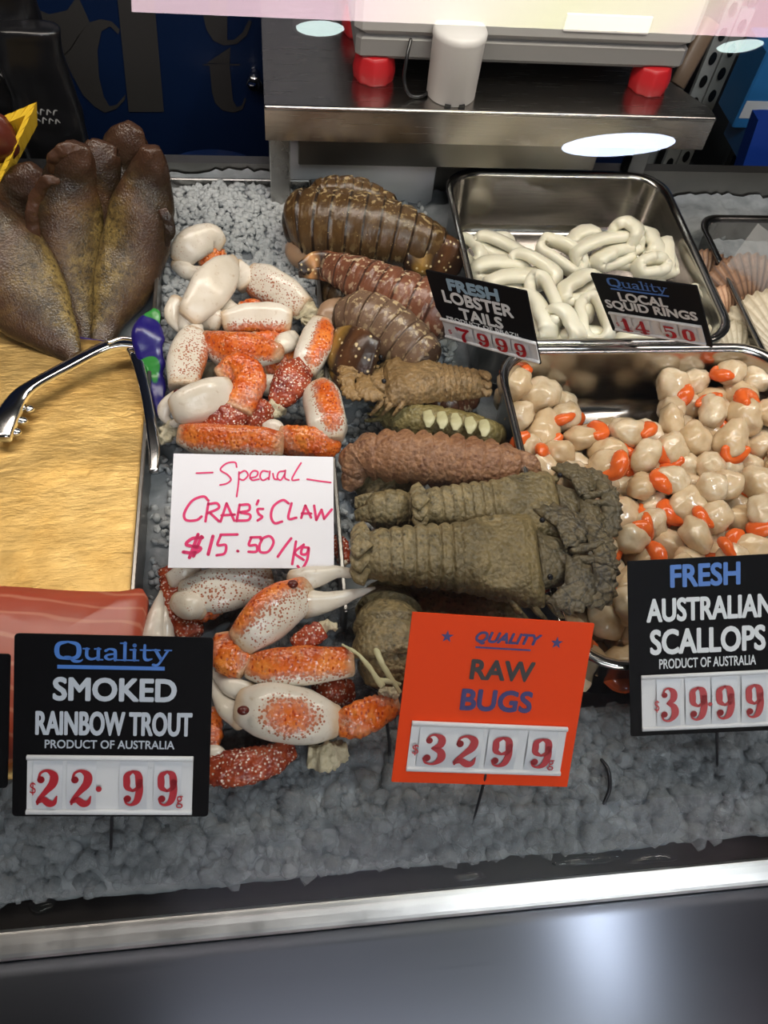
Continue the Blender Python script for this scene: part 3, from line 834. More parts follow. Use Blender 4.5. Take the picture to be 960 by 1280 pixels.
# hand-written card
o_, r_, w_, h_, err, ln = fit_card([(218, 567), (415, 571), (419, 711), (209, 709)], .050, 42)
print('card', w_, h_, err, ln, o_)
card = empty('handwritten_card', o_, r_.to_euler()); tag(card, 'white card with pink handwriting offering crab claws, lying on the claws', 'card')
mb = MB(); box(mb, -w_ / 2, w_ / 2, 0, h_, -.0012, 0); mb.build('panel', MAT['white_card'], card)
HW = [  # strokes in the 960x640 close-up of the card
 [(183, 135), (262, 130)], [(380, 100), (372, 76), (330, 82), (300, 115), (335, 140), (352, 165), (330, 185), (298, 193)],
 [(392, 125), (388, 190), (380, 250)], [(390, 135), (420, 118), (436, 140), (415, 165), (392, 160)],
 [(445, 155), (478, 145), (484, 122), (462, 118), (446, 140), (456, 165), (490, 160)], [(535, 120), (508, 118), (496, 145), (510, 165), (540, 150)], [(545, 118), (540, 160)], [(560, 130), (566, 155), (580, 160)],
 [(618, 115), (590, 122), (582, 150), (600, 162), (620, 130)], [(622, 112), (620, 150), (640, 162)], [(700, 72), (672, 120), (656, 160), (690, 158)], [(732, 155), (790, 163), (852, 170)],
 [(240, 272), (215, 252), (160, 275), (122, 335), (130, 370), (180, 370), (206, 352)], [(240, 285), (225, 375)], [(240, 290), (282, 285), (290, 310), (235, 335)], [(250, 335), (292, 374)],
 [(330, 285), (300, 375)], [(330, 285), (368, 370)], [(305, 345), (370, 340)], [(395, 290), (380, 372)], [(395, 292), (440, 290), (440, 318), (392, 328)], [(400, 330), (446, 340), (438, 366), (380, 370)],
 [(488, 268), (480, 288)], [(512, 310), (485, 312), (490, 335), (508, 350), (485, 368)],
 [(640, 280), (610, 264), (565, 295), (552, 345), (570, 380), (608, 372)], [(655, 280), (640, 355), (680, 352)], [(725, 290), (705, 352)], [(725, 290), (755, 350)], [(708, 330), (755, 330)],
 [(770, 290), (782, 362)], [(782, 362), (808, 310)], [(808, 310), (822, 355)], [(822, 355), (860, 308)],
 [(210, 455), (160, 460), (130, 490), (200, 505), (170, 530), (115, 525)], [(188, 440), (145, 552)], [(205, 450), (165, 545)], [(262, 448), (238, 535)], [(300, 440), (384, 438)], [(300, 445), (285, 490), (325, 490), (320, 530), (280, 540)], [(384, 518), (388, 520)],
 [(450, 452), (500, 450)], [(452, 455), (442, 490), (478, 490), (480, 520), (440, 522)], [(500, 460), (545, 445), (566, 475), (540, 520), (500, 522), (495, 490), (508, 462)],
 [(655, 455), (620, 500), (588, 545)], [(680, 470), (662, 580)], [(720, 485), (675, 525), (720, 560)], [(745, 500), (715, 500), (708, 530), (735, 530), (746, 500), (738, 560), (710, 605), (690, 590)]]
def card_uv(x, y):   # close-up pixel -> card coordinates (bilinear, the card is a quad in the photo)
    a, b, c, d = (73, 30), (862, 45), (878, 605), (38, 595)
    v = (y - 36) / (600 - 36)
    xl = a[0] + (d[0] - a[0]) * v; xr = b[0] + (c[0] - b[0]) * v
    return ((x - xl) / (xr - xl) - .5) * w_, (1 - v) * h_
mb = MB()
for i, s in enumerate(HW):
    wd = .0011 if i < 12 else .00165
    if i in (33, 34, 35, 36): wd = .0021
    stroke(mb, [card_uv(*p) for p in s], wd, .0003)
mb.build('handwriting', MAT['ink_pink'], card)
# ================================================================== SEAFOOD MATERIALS
def claw_material():
    m = NT('crab_claw_shell').set(rough=.24, spec=.55)
    co = m.coord('Object'); tn = m.attr()
    nz = m.noise(co, 90, 3, .6); nf = m.noise(co, 420, 2, .6)
    vd = m.vor(co, 330); ve = m.vor(co, 300, feature='DISTANCE_TO_EDGE')
    # tone: 0 white .. 1 full orange (2+ = dark red with white dots)
    n2 = m.noise(co, 38, 2, .5)
    k = m.math('ADD', tn, m.math('MULTIPLY_ADD', nz, .7, -.35))
    v2 = m.vor(co, 560); mp3 = m.n('ShaderNodeMapping'); mp3.inputs['Scale'].default_value = (1, .6, 1); m.l(co, mp3.inputs[0]); v3 = m.vor(mp3.outputs[0], 430)
    dots = m.ramp(m.math('SUBTRACT', v2, m.math('MULTIPLY', k, .85)), [(.0, 1.0), (.10, 0.0)])     # speckles grow with tone
    base_o = m.ramp(m.math('ADD', nz, m.math('MULTIPLY', n2, .5)), [(.40, (.40, .040, .006)), (.70, (.64, .115, .012)), (1.0, (.80, .26, .05))])
    white = m.mix(m.ramp(n2, [(.3, 0.), (.75, 1.)]), (.74, .68, .59), (.63, .55, .43))
    full = m.ramp(k, [(.45, 0.0), (.95, 1.0)])
    orange = m.mix(m.ramp(v3, [(.20, .80), (.38, 0.0)]), base_o, (.28, .020, .006))
    wt = m.ramp(vd, [(.10, 1.0), (.20, 0.0)])
    orange = m.mix(m.math('MULTIPLY', wt, m.ramp(m.noise(co, 150, 1), [(.52, 0.), (.60, .9)])), orange, (.88, .62, .40))
    speck = m.math('MULTIPLY', dots, m.ramp(k, [(.1, 0.), (.3, .9)]))
    c1 = m.mix(m.math('MAXIMUM', speck, full), white, m.mix(full, (.34, .085, .03), orange))
    v4 = m.vor(co, 470); red = m.mix(m.ramp(v4, [(.20, 1.0), (.36, 0.0)]), m.mix(m.ramp(nz, [(.3, 0.), (.7, 1.)]), (.15, .012, .008), (.48, .085, .025)), (.80, .62, .48))
    isred = m.ramp(m.math('SUBTRACT', tn, 1.2), [(.2, 0.0), (.5, 1.0)])
    u_, v_ = m.uv(); en = m.ramp(m.math('ADD', m.math('ABSOLUTE', m.math('SUBTRACT', u_, .5)), m.math('MULTIPLY_ADD', nz, .16, -.08)), [(.40, 0.), (.50, .75)])
    c1 = m.mix(en, c1, m.mix(nz, (.42, .26, .12), (.62, .46, .30)))
    pit = m.ramp(m.noise(co, 210, 3, .6), [(.60, 0.), (.72, .45)]); c1 = m.mix(pit, c1, (.40, .27, .15))
    m.color(m.mix(isred, c1, red))
    bm = m.math('ADD', m.math('MULTIPLY', m.math('SUBTRACT', 1.0, vd), m.math('MULTIPLY', full, 1.0)), m.math('MULTIPLY', nz, .6))
    m.bump(bm, .45, .0016)
    return m.m
MAT['claw'] = claw_material()
mt = NT('torn_crab_meat').set(rough=.35); c_ = mt.coord(); mt.color(mt.mix(mt.noise(c_, 120, 4, .7), (.40, .33, .17), (.78, .70, .52))); mt.bump(mt.noise(c_, 260, 4, .7), .8, .002); MAT['meat'] = mt.m
MAT['joint'] = plain('dark_red_joint', (.10, .014, .008), .3)

TONES = {
 'white': lambda t, a: .02, 'pale': lambda t, a: .14,
 'orange': lambda t, a: .95, 'dots': lambda t, a: 2.0, 'odots': lambda t, a: 1.05 + .25 * math.sin(t * 9 + a * 2),
 'right': lambda t, a: 1.1 * max(0, math.cos(a) + .25), 'left': lambda t, a: 1.1 * max(0, -math.cos(a) + .1),
 'top': lambda t, a: 1.2 * max(0, math.sin(a - .75) + .25) , 'spots': lambda t, a: .42 * max(0, math.sin(a)),
 'leftspots': lambda t, a: max(.36 * max(0, math.sin(a)), 1.25 * max(0, -math.cos(a) + .22)),
 'rightspots': lambda t, a: max(.34 * max(0, math.sin(a)), 1.1 * max(0, math.cos(a) - .1)),
 'patch': lambda t, a: 1.0 * max(0, 1 - ((t - .55) / .38) ** 2 - ((a - PI / 2) / .95) ** 2) if 0 <= a <= PI else 0.0,
 'centre': lambda t, a: 1.1 * max(0, 1 - ((a - PI * .58) / .85) ** 2 - ((t - .45) / .6) ** 4) if 0 <= a <= PI else 0.0,
}
def lift(pts, flat=1.0, dh=0.0):
    """photo control points (px, py, height of the axis, width in px) -> world points, radii"""
    W_, R_ = [], []
    for px, py, h, wd in pts:
        p = P(px, py, h + dh); W_.append(p); R_.append(mm(wd, p) / 2)
    return W_, R_
def to_eye(p): return nrm(EYE - np.array(p))

def claw_disp(sd, bumpy):
    def d(t, a):
        return 1 + .045 * math.cos(3 * a + sd) + .03 * math.sin(t * 8 + sd * .7) + (.03 * math.cos(2 * a + t * 5 + sd)) - .06 * (2 * t - 1) ** 4
    return d
def claw(label, segs, group='crab claws in the long tray', name='crab_claw', cat='crab claw'):
    first = segs[0][2]
    base = np.mean([lift(s[2])[0][len(s[2]) // 2] for s in segs[:2]], axis=0); base[2] = ZB
    root = empty(name, base); tag(root, label, cat, group)
    for s in segs:
        nm, tone, pts = s[:3]; o = s[3] if len(s) > 3 else {}
        Wp, Rp = lift(pts)
        mb = MB()
        meat = tone == 'meat'
        bumpy = tone in ('odots', 'dots', 'orange')
        loft(mb, Wp, Rp, flat=o.get('flat', .82), n=24, m=o.get('m', 12 * len(pts)), up=to_eye(Wp[len(Wp) // 2]), ends=o.get('ends', (.8, .8) if 'finger' in nm else (.24, .24)), ex=o.get('ex', 2.2 if 'finger' in nm else 3.3), disp=None if 'finger' in nm or meat else claw_disp(pts[0][0], bumpy),
             tone=None if meat else TONES[tone], nz=.0030 if meat else (.0013 if bumpy else .0006), nf=230 if meat else (300 if bumpy else 70))
        if nm == 'palm' and not o.get('nospot'):
            pass
        mb.build(nm, MAT['meat'] if meat else MAT['claw'], root, base)
    return root
def spot(root, px, py, h, wpx):   # dark hinge between palm and movable finger
    p = P(px, py, h); base = np.array(root.location)
    mb = MB(); ball(mb, p, mm(wpx, p) / 2, sc=(1, .8, .6)); mb.build('finger_hinge', MAT['joint'], root, base)

# ================================================================== CRAB CLAWS (upper heap)
claw('curled whitish crab claw at the far end of the tray, on bare ice', [
  ('palm', 'pale', [(224, 328, .022, 26), (238, 308, .032, 36), (262, 299, .032, 34), (276, 308, .026, 22)]),
  ('fixed_finger', 'pale', [(225, 328, .022, 24), (236, 340, .02, 20), (254, 340, .016, 13)]),
  ('wrist', 'orange', [(248, 325, .02, 18), (268, 320, .022, 20), (280, 317, .02, 12)])])
c = claw('large smooth white crab claw pointing down to the left, with its folded arm', [
  ('palm', 'white', [(293, 325, .050, 15), (280, 340, .050, 38), (260, 364, .048, 47), (242, 388, .043, 38), (234, 398, .040, 28)]),
  ('fixed_finger', 'white', [(237, 392, .040, 27), (231, 408, .034, 17), (229, 417, .03, 5)]),
  ('moving_finger', 'white', [(222, 376, .040, 18), (215, 392, .036, 19), (220, 406, .032, 13), (227, 416, .03, 4)]),
  ('wrist', 'pale', [(293, 328, .044, 20), (301, 345, .036, 32), (310, 358, .032, 26)]),
  ('upper_arm', 'rightspots', [(314, 346, .034, 34), (334, 356, .034, 45), (356, 368, .034, 46), (380, 386, .03, 34)]),
  ('torn_meat', 'meat', [(376, 384, .03, 30), (386, 396, .026, 26), (381, 406, .022, 15)])])
claw('small white crab claw with an orange underside, below the big smooth claw', [
  ('palm', 'right', [(280, 404, .034, 30), (312, 398, .036, 36), (340, 399, .036, 38), (362, 402, .034, 32)]),
  ('wrist', 'pale', [(252, 402, .030, 24), (266, 399, .034, 30), (276, 404, .032, 26)]),
  ('fixed_finger', 'white', [(272, 368, .030, 14), (284, 384, .034, 22), (294, 394, .034, 24)]),
  ('moving_finger', 'orange', [(302, 388, .034, 20), (318, 384, .036, 20), (328, 390, .034, 14)])])
claw('upright pale crab claw against the left wall with an orange right edge', [
  ('palm', 'rightspots', [(230, 486, .034, 40), (233, 455, .036, 44), (240, 430, .036, 40), (244, 418, .034, 28)]),
  ('fixed_finger', 'white', [(243, 422, .036, 22), (246, 406, .034, 15), (243, 391, .032, 6)]),
  ('moving_finger', 'white', [(233, 420, .036, 16), (236, 408, .034, 10), (240, 398, .032, 4)])])
claw('orange crab claw lying crosswise in the middle of the tray', [
  ('palm', 'top', [(258, 424, .036, 24), (284, 437, .038, 44), (314, 438, .038, 46), (346, 440, .036, 26)], {'ends': (.6, .9)}),
  ('moving_finger', 'orange', [(318, 424, .036, 18), (338, 424, .036, 20), (352, 422, .032, 12)]),
  ('wrist', 'pale', [(348, 436, .036, 22), (358, 428, .034, 26), (368, 421, .030, 18)]),
  ('upper_arm', 'orange', [(330, 458, .022, 24), (352, 452, .024, 30), (372, 446, .022, 22)]),
  ('torn_meat', 'meat', [(254, 462, .014, 18), (285, 466, .016, 24), (318, 462, .016, 20)])])
claw('crab claw with an orange centre stripe leaning on the right wall', [
  ('palm', 'centre', [(402, 404, .040, 28), (397, 424, .042, 40), (388, 446, .042, 42), (380, 466, .038, 32)]),
  ('wrist', 'dots', [(382, 456, .040, 24), (366, 474, .042, 42), (352, 495, .038, 36), (344, 508, .034, 22)]),
  ('torn_meat', 'meat', [(350, 504, .034, 22), (338, 514, .032, 24), (326, 512, .030, 14)])])
claw('knobbly orange crab arm standing up at the middle of the heap', [
  ('upper_arm', 'odots', [(276, 474, .042, 30), (296, 462, .046, 40), (312, 474, .046, 40), (306, 496, .044, 40), (298, 514, .040, 38)]),
  ('wrist', 'dots', [(302, 512, .038, 42), (275, 526, .036, 46), (250, 536, .032, 32)]),
  ('elbow', 'dots', [(300, 524, .032, 36), (322, 520, .032, 42), (338, 524, .028, 28)])])
c = claw('big plain white crab claw with a curled tip above the handwritten card', [
  ('palm', 'white', [(286, 486, .046, 34), (262, 497, .048, 46), (236, 507, .046, 48), (220, 512, .042, 36)]),
  ('moving_finger', 'white', [(222, 498, .044, 20), (208, 508, .040, 18), (206, 520, .036, 14), (214, 530, .032, 6)]),
  ('fixed_finger', 'white', [(232, 522, .040, 20), (219, 529, .036, 12), (212, 528, .034, 5)]),
  ('torn_meat', 'meat', [(232, 532, .028, 24), (212, 538, .026, 22), (200, 554, .022, 9)])]); spot(c, 222, 490, .052, 10)
claw('orange crab arm with a white underside right above the handwritten card', [
  ('upper_arm', 'top', [(226, 543, .036, 26), (256, 549, .038, 40), (310, 552, .038, 42), (352, 556, .036, 36)]),
  ('elbow', 'pale', [(330, 536, .034, 16), (342, 536, .036, 22), (350, 544, .034, 18)])])
claw('big orange crab claw with its arm bent at the right wall above the card', [
  ('palm', 'centre', [(396, 484, .040, 32), (404, 504, .042, 50), (410, 530, .042, 50), (412, 550, .038, 38)]),
  ('upper_arm', 'odots', [(352, 548, .034, 32), (378, 552, .036, 42), (404, 552, .036, 42), (416, 546, .034, 30)])])
claw('pale crab arm half buried under the orange claws', [
  ('upper_arm', 'pale', [(322, 478, .018, 22), (340, 482, .020, 28), (356, 476, .018, 22)]),
  ('torn_meat', 'meat', [(400, 470, .022, 20), (408, 480, .022, 20), (402, 490, .020, 14)])])
# lower heap
claw('speckled white crab claw poking out below the handwritten card', [
  ('palm', 'spots', [(230, 746, .026, 42), (262, 740, .030, 54), (300, 734, .030, 50), (338, 728, .028, 40)]),
  ('fixed_finger', 'pale', [(222, 752, .030, 26), (238, 758, .034, 36), (252, 766, .030, 20)]),
  ('moving_finger', 'orange', [(240, 768, .026, 16), (258, 766, .028, 20), (274, 762, .026, 14)]),
  ('elbow', 'pale', [(212, 726, .022, 22), (232, 718, .024, 26), (250, 716, .022, 20)])])
claw('dark red spotted crab arm along the left tray wall under the card', [
  ('upper_arm', 'dots', [(212, 728, .016, 24), (226, 762, .018, 40), (240, 796, .016, 34)]),
  ('elbow', 'dots', [(208, 712, .016, 20), (214, 726, .016, 24)])])
claw('pointed white crab fingers beside the black trout ticket', [
  ('moving_finger', 'white', [(201, 739, .026, 4), (197, 764, .024, 20), (190, 802, .020, 34)]),
  ('fixed_finger', 'white', [(202, 742, .022, 5), (206, 770, .022, 18), (206, 802, .018, 26)])])
c = claw('largest crab claw, white with an orange edge, fingers open to the right', [
  ('palm', 'leftspots', [(302, 802, .044, 44), (324, 780, .048, 58), (350, 758, .048, 62), (380, 741, .044, 48)], {'ends': (.5, .6)}),
  ('moving_finger', 'white', [(366, 724, .046, 24), (388, 723, .048, 30), (418, 715, .048, 18), (440, 716, .046, 11), (456, 712, .044, 4)]),
  ('fixed_finger', 'white', [(382, 754, .044, 40), (410, 752, .044, 26), (440, 744, .044, 15), (468, 735, .042, 4)]),
  ('wrist', 'odots', [(284, 796, .038, 36), (286, 818, .038, 46), (308, 834, .036, 38)]),
  ('upper_arm', 'top', [(312, 833, .036, 34), (340, 834, .040, 44), (390, 832, .040, 46), (438, 828, .036, 38)])])
spot(c, 366, 730, .060, 14)
claw('short gnarled crab leg stub between the two big lower claws', [
  ('upper_arm', 'dots', [(368, 806, .040, 18), (384, 798, .044, 26), (402, 788, .044, 24)]),
  ('torn_meat', 'meat', [(398, 790, .044, 18), (410, 782, .044, 14), (420, 786, .040, 7)])])
c = claw('broad white crab claw with an orange speckled patch, lowest in the tray', [
  ('palm', 'patch', [(304, 884, .030, 54), (340, 889, .034, 70), (384, 898, .034, 66), (416, 902, .030, 44)], {'ends': (.4, .7)}),
  ('moving_finger', 'white', [(314, 866, .032, 26), (290, 858, .032, 25), (272, 846, .028, 12), (262, 836, .026, 4)]),
  ('fixed_finger', 'white', [(302, 896, .030, 34), (284, 886, .028, 25), (270, 866, .026, 13), (262, 846, .024, 4)]),
  ('wrist', 'odots', [(420, 905, .030, 26), (440, 902, .034, 38), (468, 891, .034, 40), (494, 878, .030, 26)]),
  ('torn_meat', 'meat', [(478, 872, .036, 14), (488, 866, .036, 14), (496, 872, .034, 8)])])
spot(c, 304, 888, .050, 15)
claw('dark red crab arm with white dots resting on the front ice', [
  ('upper_arm', 'dots', [(262, 962, .018, 34), (296, 960, .020, 42), (334, 952, .020, 38), (366, 936, .018, 22)]),
  ('elbow', 'pale', [(258, 944, .018, 22), (270, 946, .020, 28), (276, 954, .018, 18)]),
  ('wrist', 'orange', [(264, 888, .016, 20), (266, 912, .018, 24), (264, 938, .018, 20)])])
claw('greenish torn stump of crab leg below the broad white claw', [
  ('torn_meat', 'meat', [(388, 944, .014, 24), (408, 946, .016, 32), (432, 938, .014, 22)])], name='crab_leg_stump', cat='crab leg')
claw('dark red crab arm tucked behind the broad white claw', [
  ('upper_arm', 'dots', [(392, 862, .016, 28), (416, 866, .018, 36), (440, 864, .016, 30)])])
claw('small dark red crab joint at the right edge of the card', [
  ('upper_arm', 'dots', [(420, 672, .020, 14), (427, 686, .022, 20), (430, 704, .020, 16)]),
  ('elbow', 'pale', [(424, 698, .022, 10), (432, 706, .022, 10)])])

# ================================================================== LOBSTER TAILS
def shell_mat(name, base, dark, light, nseg, dotc=(.75, .62, .42), dots=.16, rough=.28, dscale=150, bumpd=.0008, mk=(.31, .43, .10)):
    m = NT(name).set(rough=rough, spec=.5)
    co = m.coord('Object'); u, v = m.uv()
    s = m.math('FRACT', m.math('MULTIPLY', u, nseg))
    nz = m.noise(co, 70, 4, .65); nf = m.noise(co, 300, 3, .6)
    c = m.mix(m.ramp(nz, [(.3, 0.), (.7, 1.)]), base, light)
    c = m.mix(m.ramp(s, [(0, 1.0), (.07, .0), (.74, 0.0), (.80, .5), (.86, .2), (.93, .9), (1, 1)]), c, dark)
    c = m.mix(m.ramp(s, [(.79, 0.0), (.83, .55), (.88, .55), (.92, 0)]), c, light)
    vd = m.vor(co, dscale * 2.2); side = m.math('ABSOLUTE', m.math('SUBTRACT', m.math('FRACT', m.math('ADD', v, .25)), .5))   # 0 at the belly .5 on the back
    side = m.math('SUBTRACT', .5, side)
    sm_ = m.ramp(side, [(mk[0], 1.0), (mk[1], mk[2])])
    mpw = m.n('ShaderNodeMapping'); mpw.inputs['Scale'].default_value = (1, 1, .45); m.l(co, mpw.inputs[0])
    wz = m.noise(mpw.outputs[0], 230, 2, .5)
    mark = m.math('MULTIPLY', m.ramp(wz, [(.56, 0.), (.61, 1.)]), sm_)
    sp = m.math('MULTIPLY', m.ramp(vd, [(.10, 1.0), (.17, 0.0)]), m.ramp(m.noise(co, 120, 1), [(.52, 0.), (.58, dots * 5)]))
    c = m.mix(m.math('MAXIMUM', m.math('MULTIPLY', mark, .7), sp), c, dotc)
    m.color(c); m.bump(m.math('ADD', nf, m.math('MULTIPLY', wz, .8)), .4, bumpd)
    return m.m
def fan_mat(name, c1, c2, c3):
    m = NT(name).set(rough=.3)
    co = m.coord('Object'); wv = m.noise(co, 60, 3); vd = m.vor(co, 190)
    u, v = m.uv()
    c = m.ramp(m.math('ADD', u, m.math('MULTIPLY', wv, .25)), [(.18, c1), (.36, c2), (.55, c1), (.75, c3), (1.0, c1)])
    c = m.mix(m.ramp(vd, [(.14, .9), (.25, 0.)]), c, (.70, .55, .30))
    m.color(c); m.bump(m.noise(co, 200, 3), .4, .001); return m.m
def seg_disp(n, amp=.055, pleura=.0):
    def d(t, a):
        f = (t * n) % 1.0
        s = 1 + amp * (f ** 1.5 - .35) - (.05 if f < .08 else 0)
        if pleura and math.sin(a) < .05: s += pleura * (abs(math.sin(PI * f)) - .4)
        return s
    return d
def tail(label, name, cat, group, pts, nseg, mat, flat=.85, extras=(), m=None, amp=.055, pleura=0.06, ex=2.2, ends=(.5, .7), part='shell', nz=.0008):
    Wp, Rp = lift(pts)
    base = np.array(Wp[len(Wp) // 2]); base[2] = ZB
    root = empty(name, base); tag(root, label, cat, group)
    mb = MB(); loft(mb, Wp, Rp, flat=flat, n=28, m=m or nseg * 11, up=to_eye(Wp[len(Wp) // 2]), ends=ends, ex=ex, disp=seg_disp(nseg, amp, pleura), nz=nz, nf=120)
    mb.build(part, mat, root, base)
    for nm, ep, em, eo in extras:
        W2_, R2_ = lift(ep)
        mb = MB(); eo = dict(eo)
        loft(mb, W2_, R2_, flat=eo.pop('flat', .22), n=18, m=eo.pop('m', 9 * len(ep)), up=eo.pop('up', to_eye(W2_[0])), ends=eo.pop('ends', (.6, .5)), ex=2.4, nz=.0006, nf=150, **eo)
        mb.build(nm, em, root, base)
    return root
LB = shell_mat('lobster_shell_brown', (.060, .032, .012), (.016, .008, .004), (.105, .056, .020), 10, (.60, .45, .22), .10)
LR = shell_mat('lobster_shell_reddish', (.14, .050, .025), (.05, .020, .012), (.22, .085, .045), 8, (.72, .56, .36), .16, mk=(.36, .50, .30))
LG = shell_mat('lobster_shell_grey_brown', (.13, .075, .045), (.05, .028, .016), (.19, .115, .070), 7, (.64, .49, .27), .14, mk=(.35, .50, .15))
FAN = fan_mat('lobster_tail_fan', (.035, .016, .008), (.36, .20, .04), (.10, .040, .014))
FAN2 = fan_mat('lobster_tail_fan_amber', (.025, .014, .010), (.55, .27, .10), (.30, .10, .04))
FLESH = plain('lobster_flesh', (.32, .20, .12), .3)
GL = 'lobster tails in the middle lane'
tail('dark brown lobster tail mostly hidden behind the large one at the back', 'lobster_tail', 'lobster tail', GL, [(392, 250, .060, 32), (412, 244, .064, 42), (448, 246, .064, 42), (486, 262, .058, 36)], 6, LB)
tail('largest dark brown lobster tail at the back of the lane', 'lobster_tail', 'lobster tail', GL, [(368, 284, .040, 54), (386, 280, .046, 82), (430, 284, .050, 86), (480, 292, .050, 80), (520, 303, .046, 66), (545, 312, .040, 52)], 10, LB,
     extras=[('tail_fan', [(508, 318, .046, 40), (532, 318, .044, 54), (556, 326, .036, 58), (572, 336, .030, 40)], FAN, {'flat': .4}), ('flesh', [(372, 305, .03, 34), (380, 316, .03, 40), (398, 322, .03, 26)], FLESH, {'flat': .7})])
tail('reddish lobster tail with striped fan pointing left', 'lobster_tail', 'lobster tail', GL, [(410, 332, .050, 34), (436, 342, .052, 46), (466, 356, .054, 58), (500, 372, .054, 66), (536, 388, .052, 72), (556, 398, .048, 60)], 7, LR,
     extras=[('tail_fan', [(376, 336, .046, 16), (396, 328, .048, 26), (422, 332, .050, 30), (440, 342, .050, 26)], FAN2, {'flat': .3}), ('tail_fan_lobe', [(374, 342, .040, 10), (400, 342, .043, 16), (428, 346, .046, 18)], FAN2, {'flat': .35})])
tail('curled grey brown lobster tail with a yellow banded fan, in mid lane', 'lobster_tail', 'lobster tail', GL, [(532, 452, .040, 58), (508, 430, .044, 66), (482, 410, .046, 70), (454, 398, .044, 66), (430, 398, .036, 48)], 7, LG,
     extras=[('tail_fan', [(414, 430, .040, 40), (428, 436, .046, 62), (448, 446, .050, 70), (466, 452, .050, 58)], FAN, {'flat': .35}), ('tail_fan_lobe', [(418, 452, .034, 24), (434, 468, .038, 40), (452, 482, .038, 30)], FAN, {'flat': .35}), ('flesh', [(408, 402, .034, 30), (416, 392, .036, 36), (428, 384, .036, 26)], FLESH, {'flat': .8})])
tail('piece of red brown lobster tail under the tan bug', 'lobster_tail', 'lobster tail', GL, [(536, 506, .020, 30), (556, 504, .024, 40), (576, 500, .024, 38), (592, 498, .022, 26)], 4, LR)
tail('dark lobster tail underneath the reddish striped one', 'lobster_tail', 'lobster tail', GL, [(402, 360, .020, 26), (428, 370, .024, 40), (470, 388, .024, 44), (500, 402, .022, 36)], 6, LB)

# ================================================================== BUGS (slipper lobsters)
def bug_mat(name, a, b, d, crack=.0):
    m = NT(name).set(rough=.42, spec=.4)
    co = m.coord('Object'); nz = m.noise(co, 55, 5, .7); vd = m.vor(co, 300); nf = m.noise(co, 260, 3, .6); u, v = m.uv()
    c = m.mix(m.ramp(nz, [(.3, 0.), (.72, 1.)]), a, b)
    c = m.mix(m.ramp(vd, [(.10, .95), (.36, 0.)]), c, d)
    c = m.mix(m.ramp(m.noise(co, 190, 3, .7), [(.42, 0.), (.62, .6)]), c, (b[0] * 1.5, b[1] * 1.4, b[2] * 1.2))
    c = m.mix(m.ramp(m.noise(co, 22, 3, .6), [(.52, 0.), (.70, .55)]), c, d)
    ck = m.ramp(m.vor(co, 85, feature='DISTANCE_TO_EDGE'), [(.0, crack), (.05, 0.)])
    c = m.mix(ck, c, tuple(q * .45 for q in d)); oi_ = m.noise(co, 14, 2)
    c = m.mix(m.ramp(oi_, [(.42, 0.), (.66, .55)]), c, (a[0] * 1.25, a[1] * 1.1, a[2] * .75))
    m.color(c); m.bump(m.math('ADD', m.math('MULTIPLY', vd, -1.0), nf), .85, .0013); return m.m
BO = bug_mat('bug_shell_olive', (.135, .108, .055), (.25, .20, .11), (.030, .027, .018))
BT = bug_mat('bug_shell_tan', (.21, .135, .062), (.30, .20, .10), (.09, .055, .026))
BR = bug_mat('bug_shell_reddish', (.19, .085, .045), (.31, .175, .10), (.10, .030, .016))
BK = bug_mat('bug_head_slate', (.085, .073, .048), (.155, .125, .075), (.018, .020, .026), .8)
BE = bug_mat('bug_belly_olive', (.15, .12, .04), (.24, .20, .09), (.06, .045, .016))
PLE = plain('pleopod_plate', (.50, .47, .27), .4)
EYEM = plain('bug_eye', (.01, .01, .012), .15)
def lobe(r, a0, a1, teeth, depth, cx=0, cy=0, squash=1.0, n=44):
    pts = [(cx, cy)]
    for k in range(n + 1):
        a = a0 + (a1 - a0) * k / n
        q = r * (1 + depth * (2 * abs(((k / n * teeth) % 1) - .5) - .5)) * (1 - .12 * abs(2 * k / n - 1) ** 3)
        pts.append((cx + q * math.cos(a), cy + q * squash * math.sin(a)))
    return pts
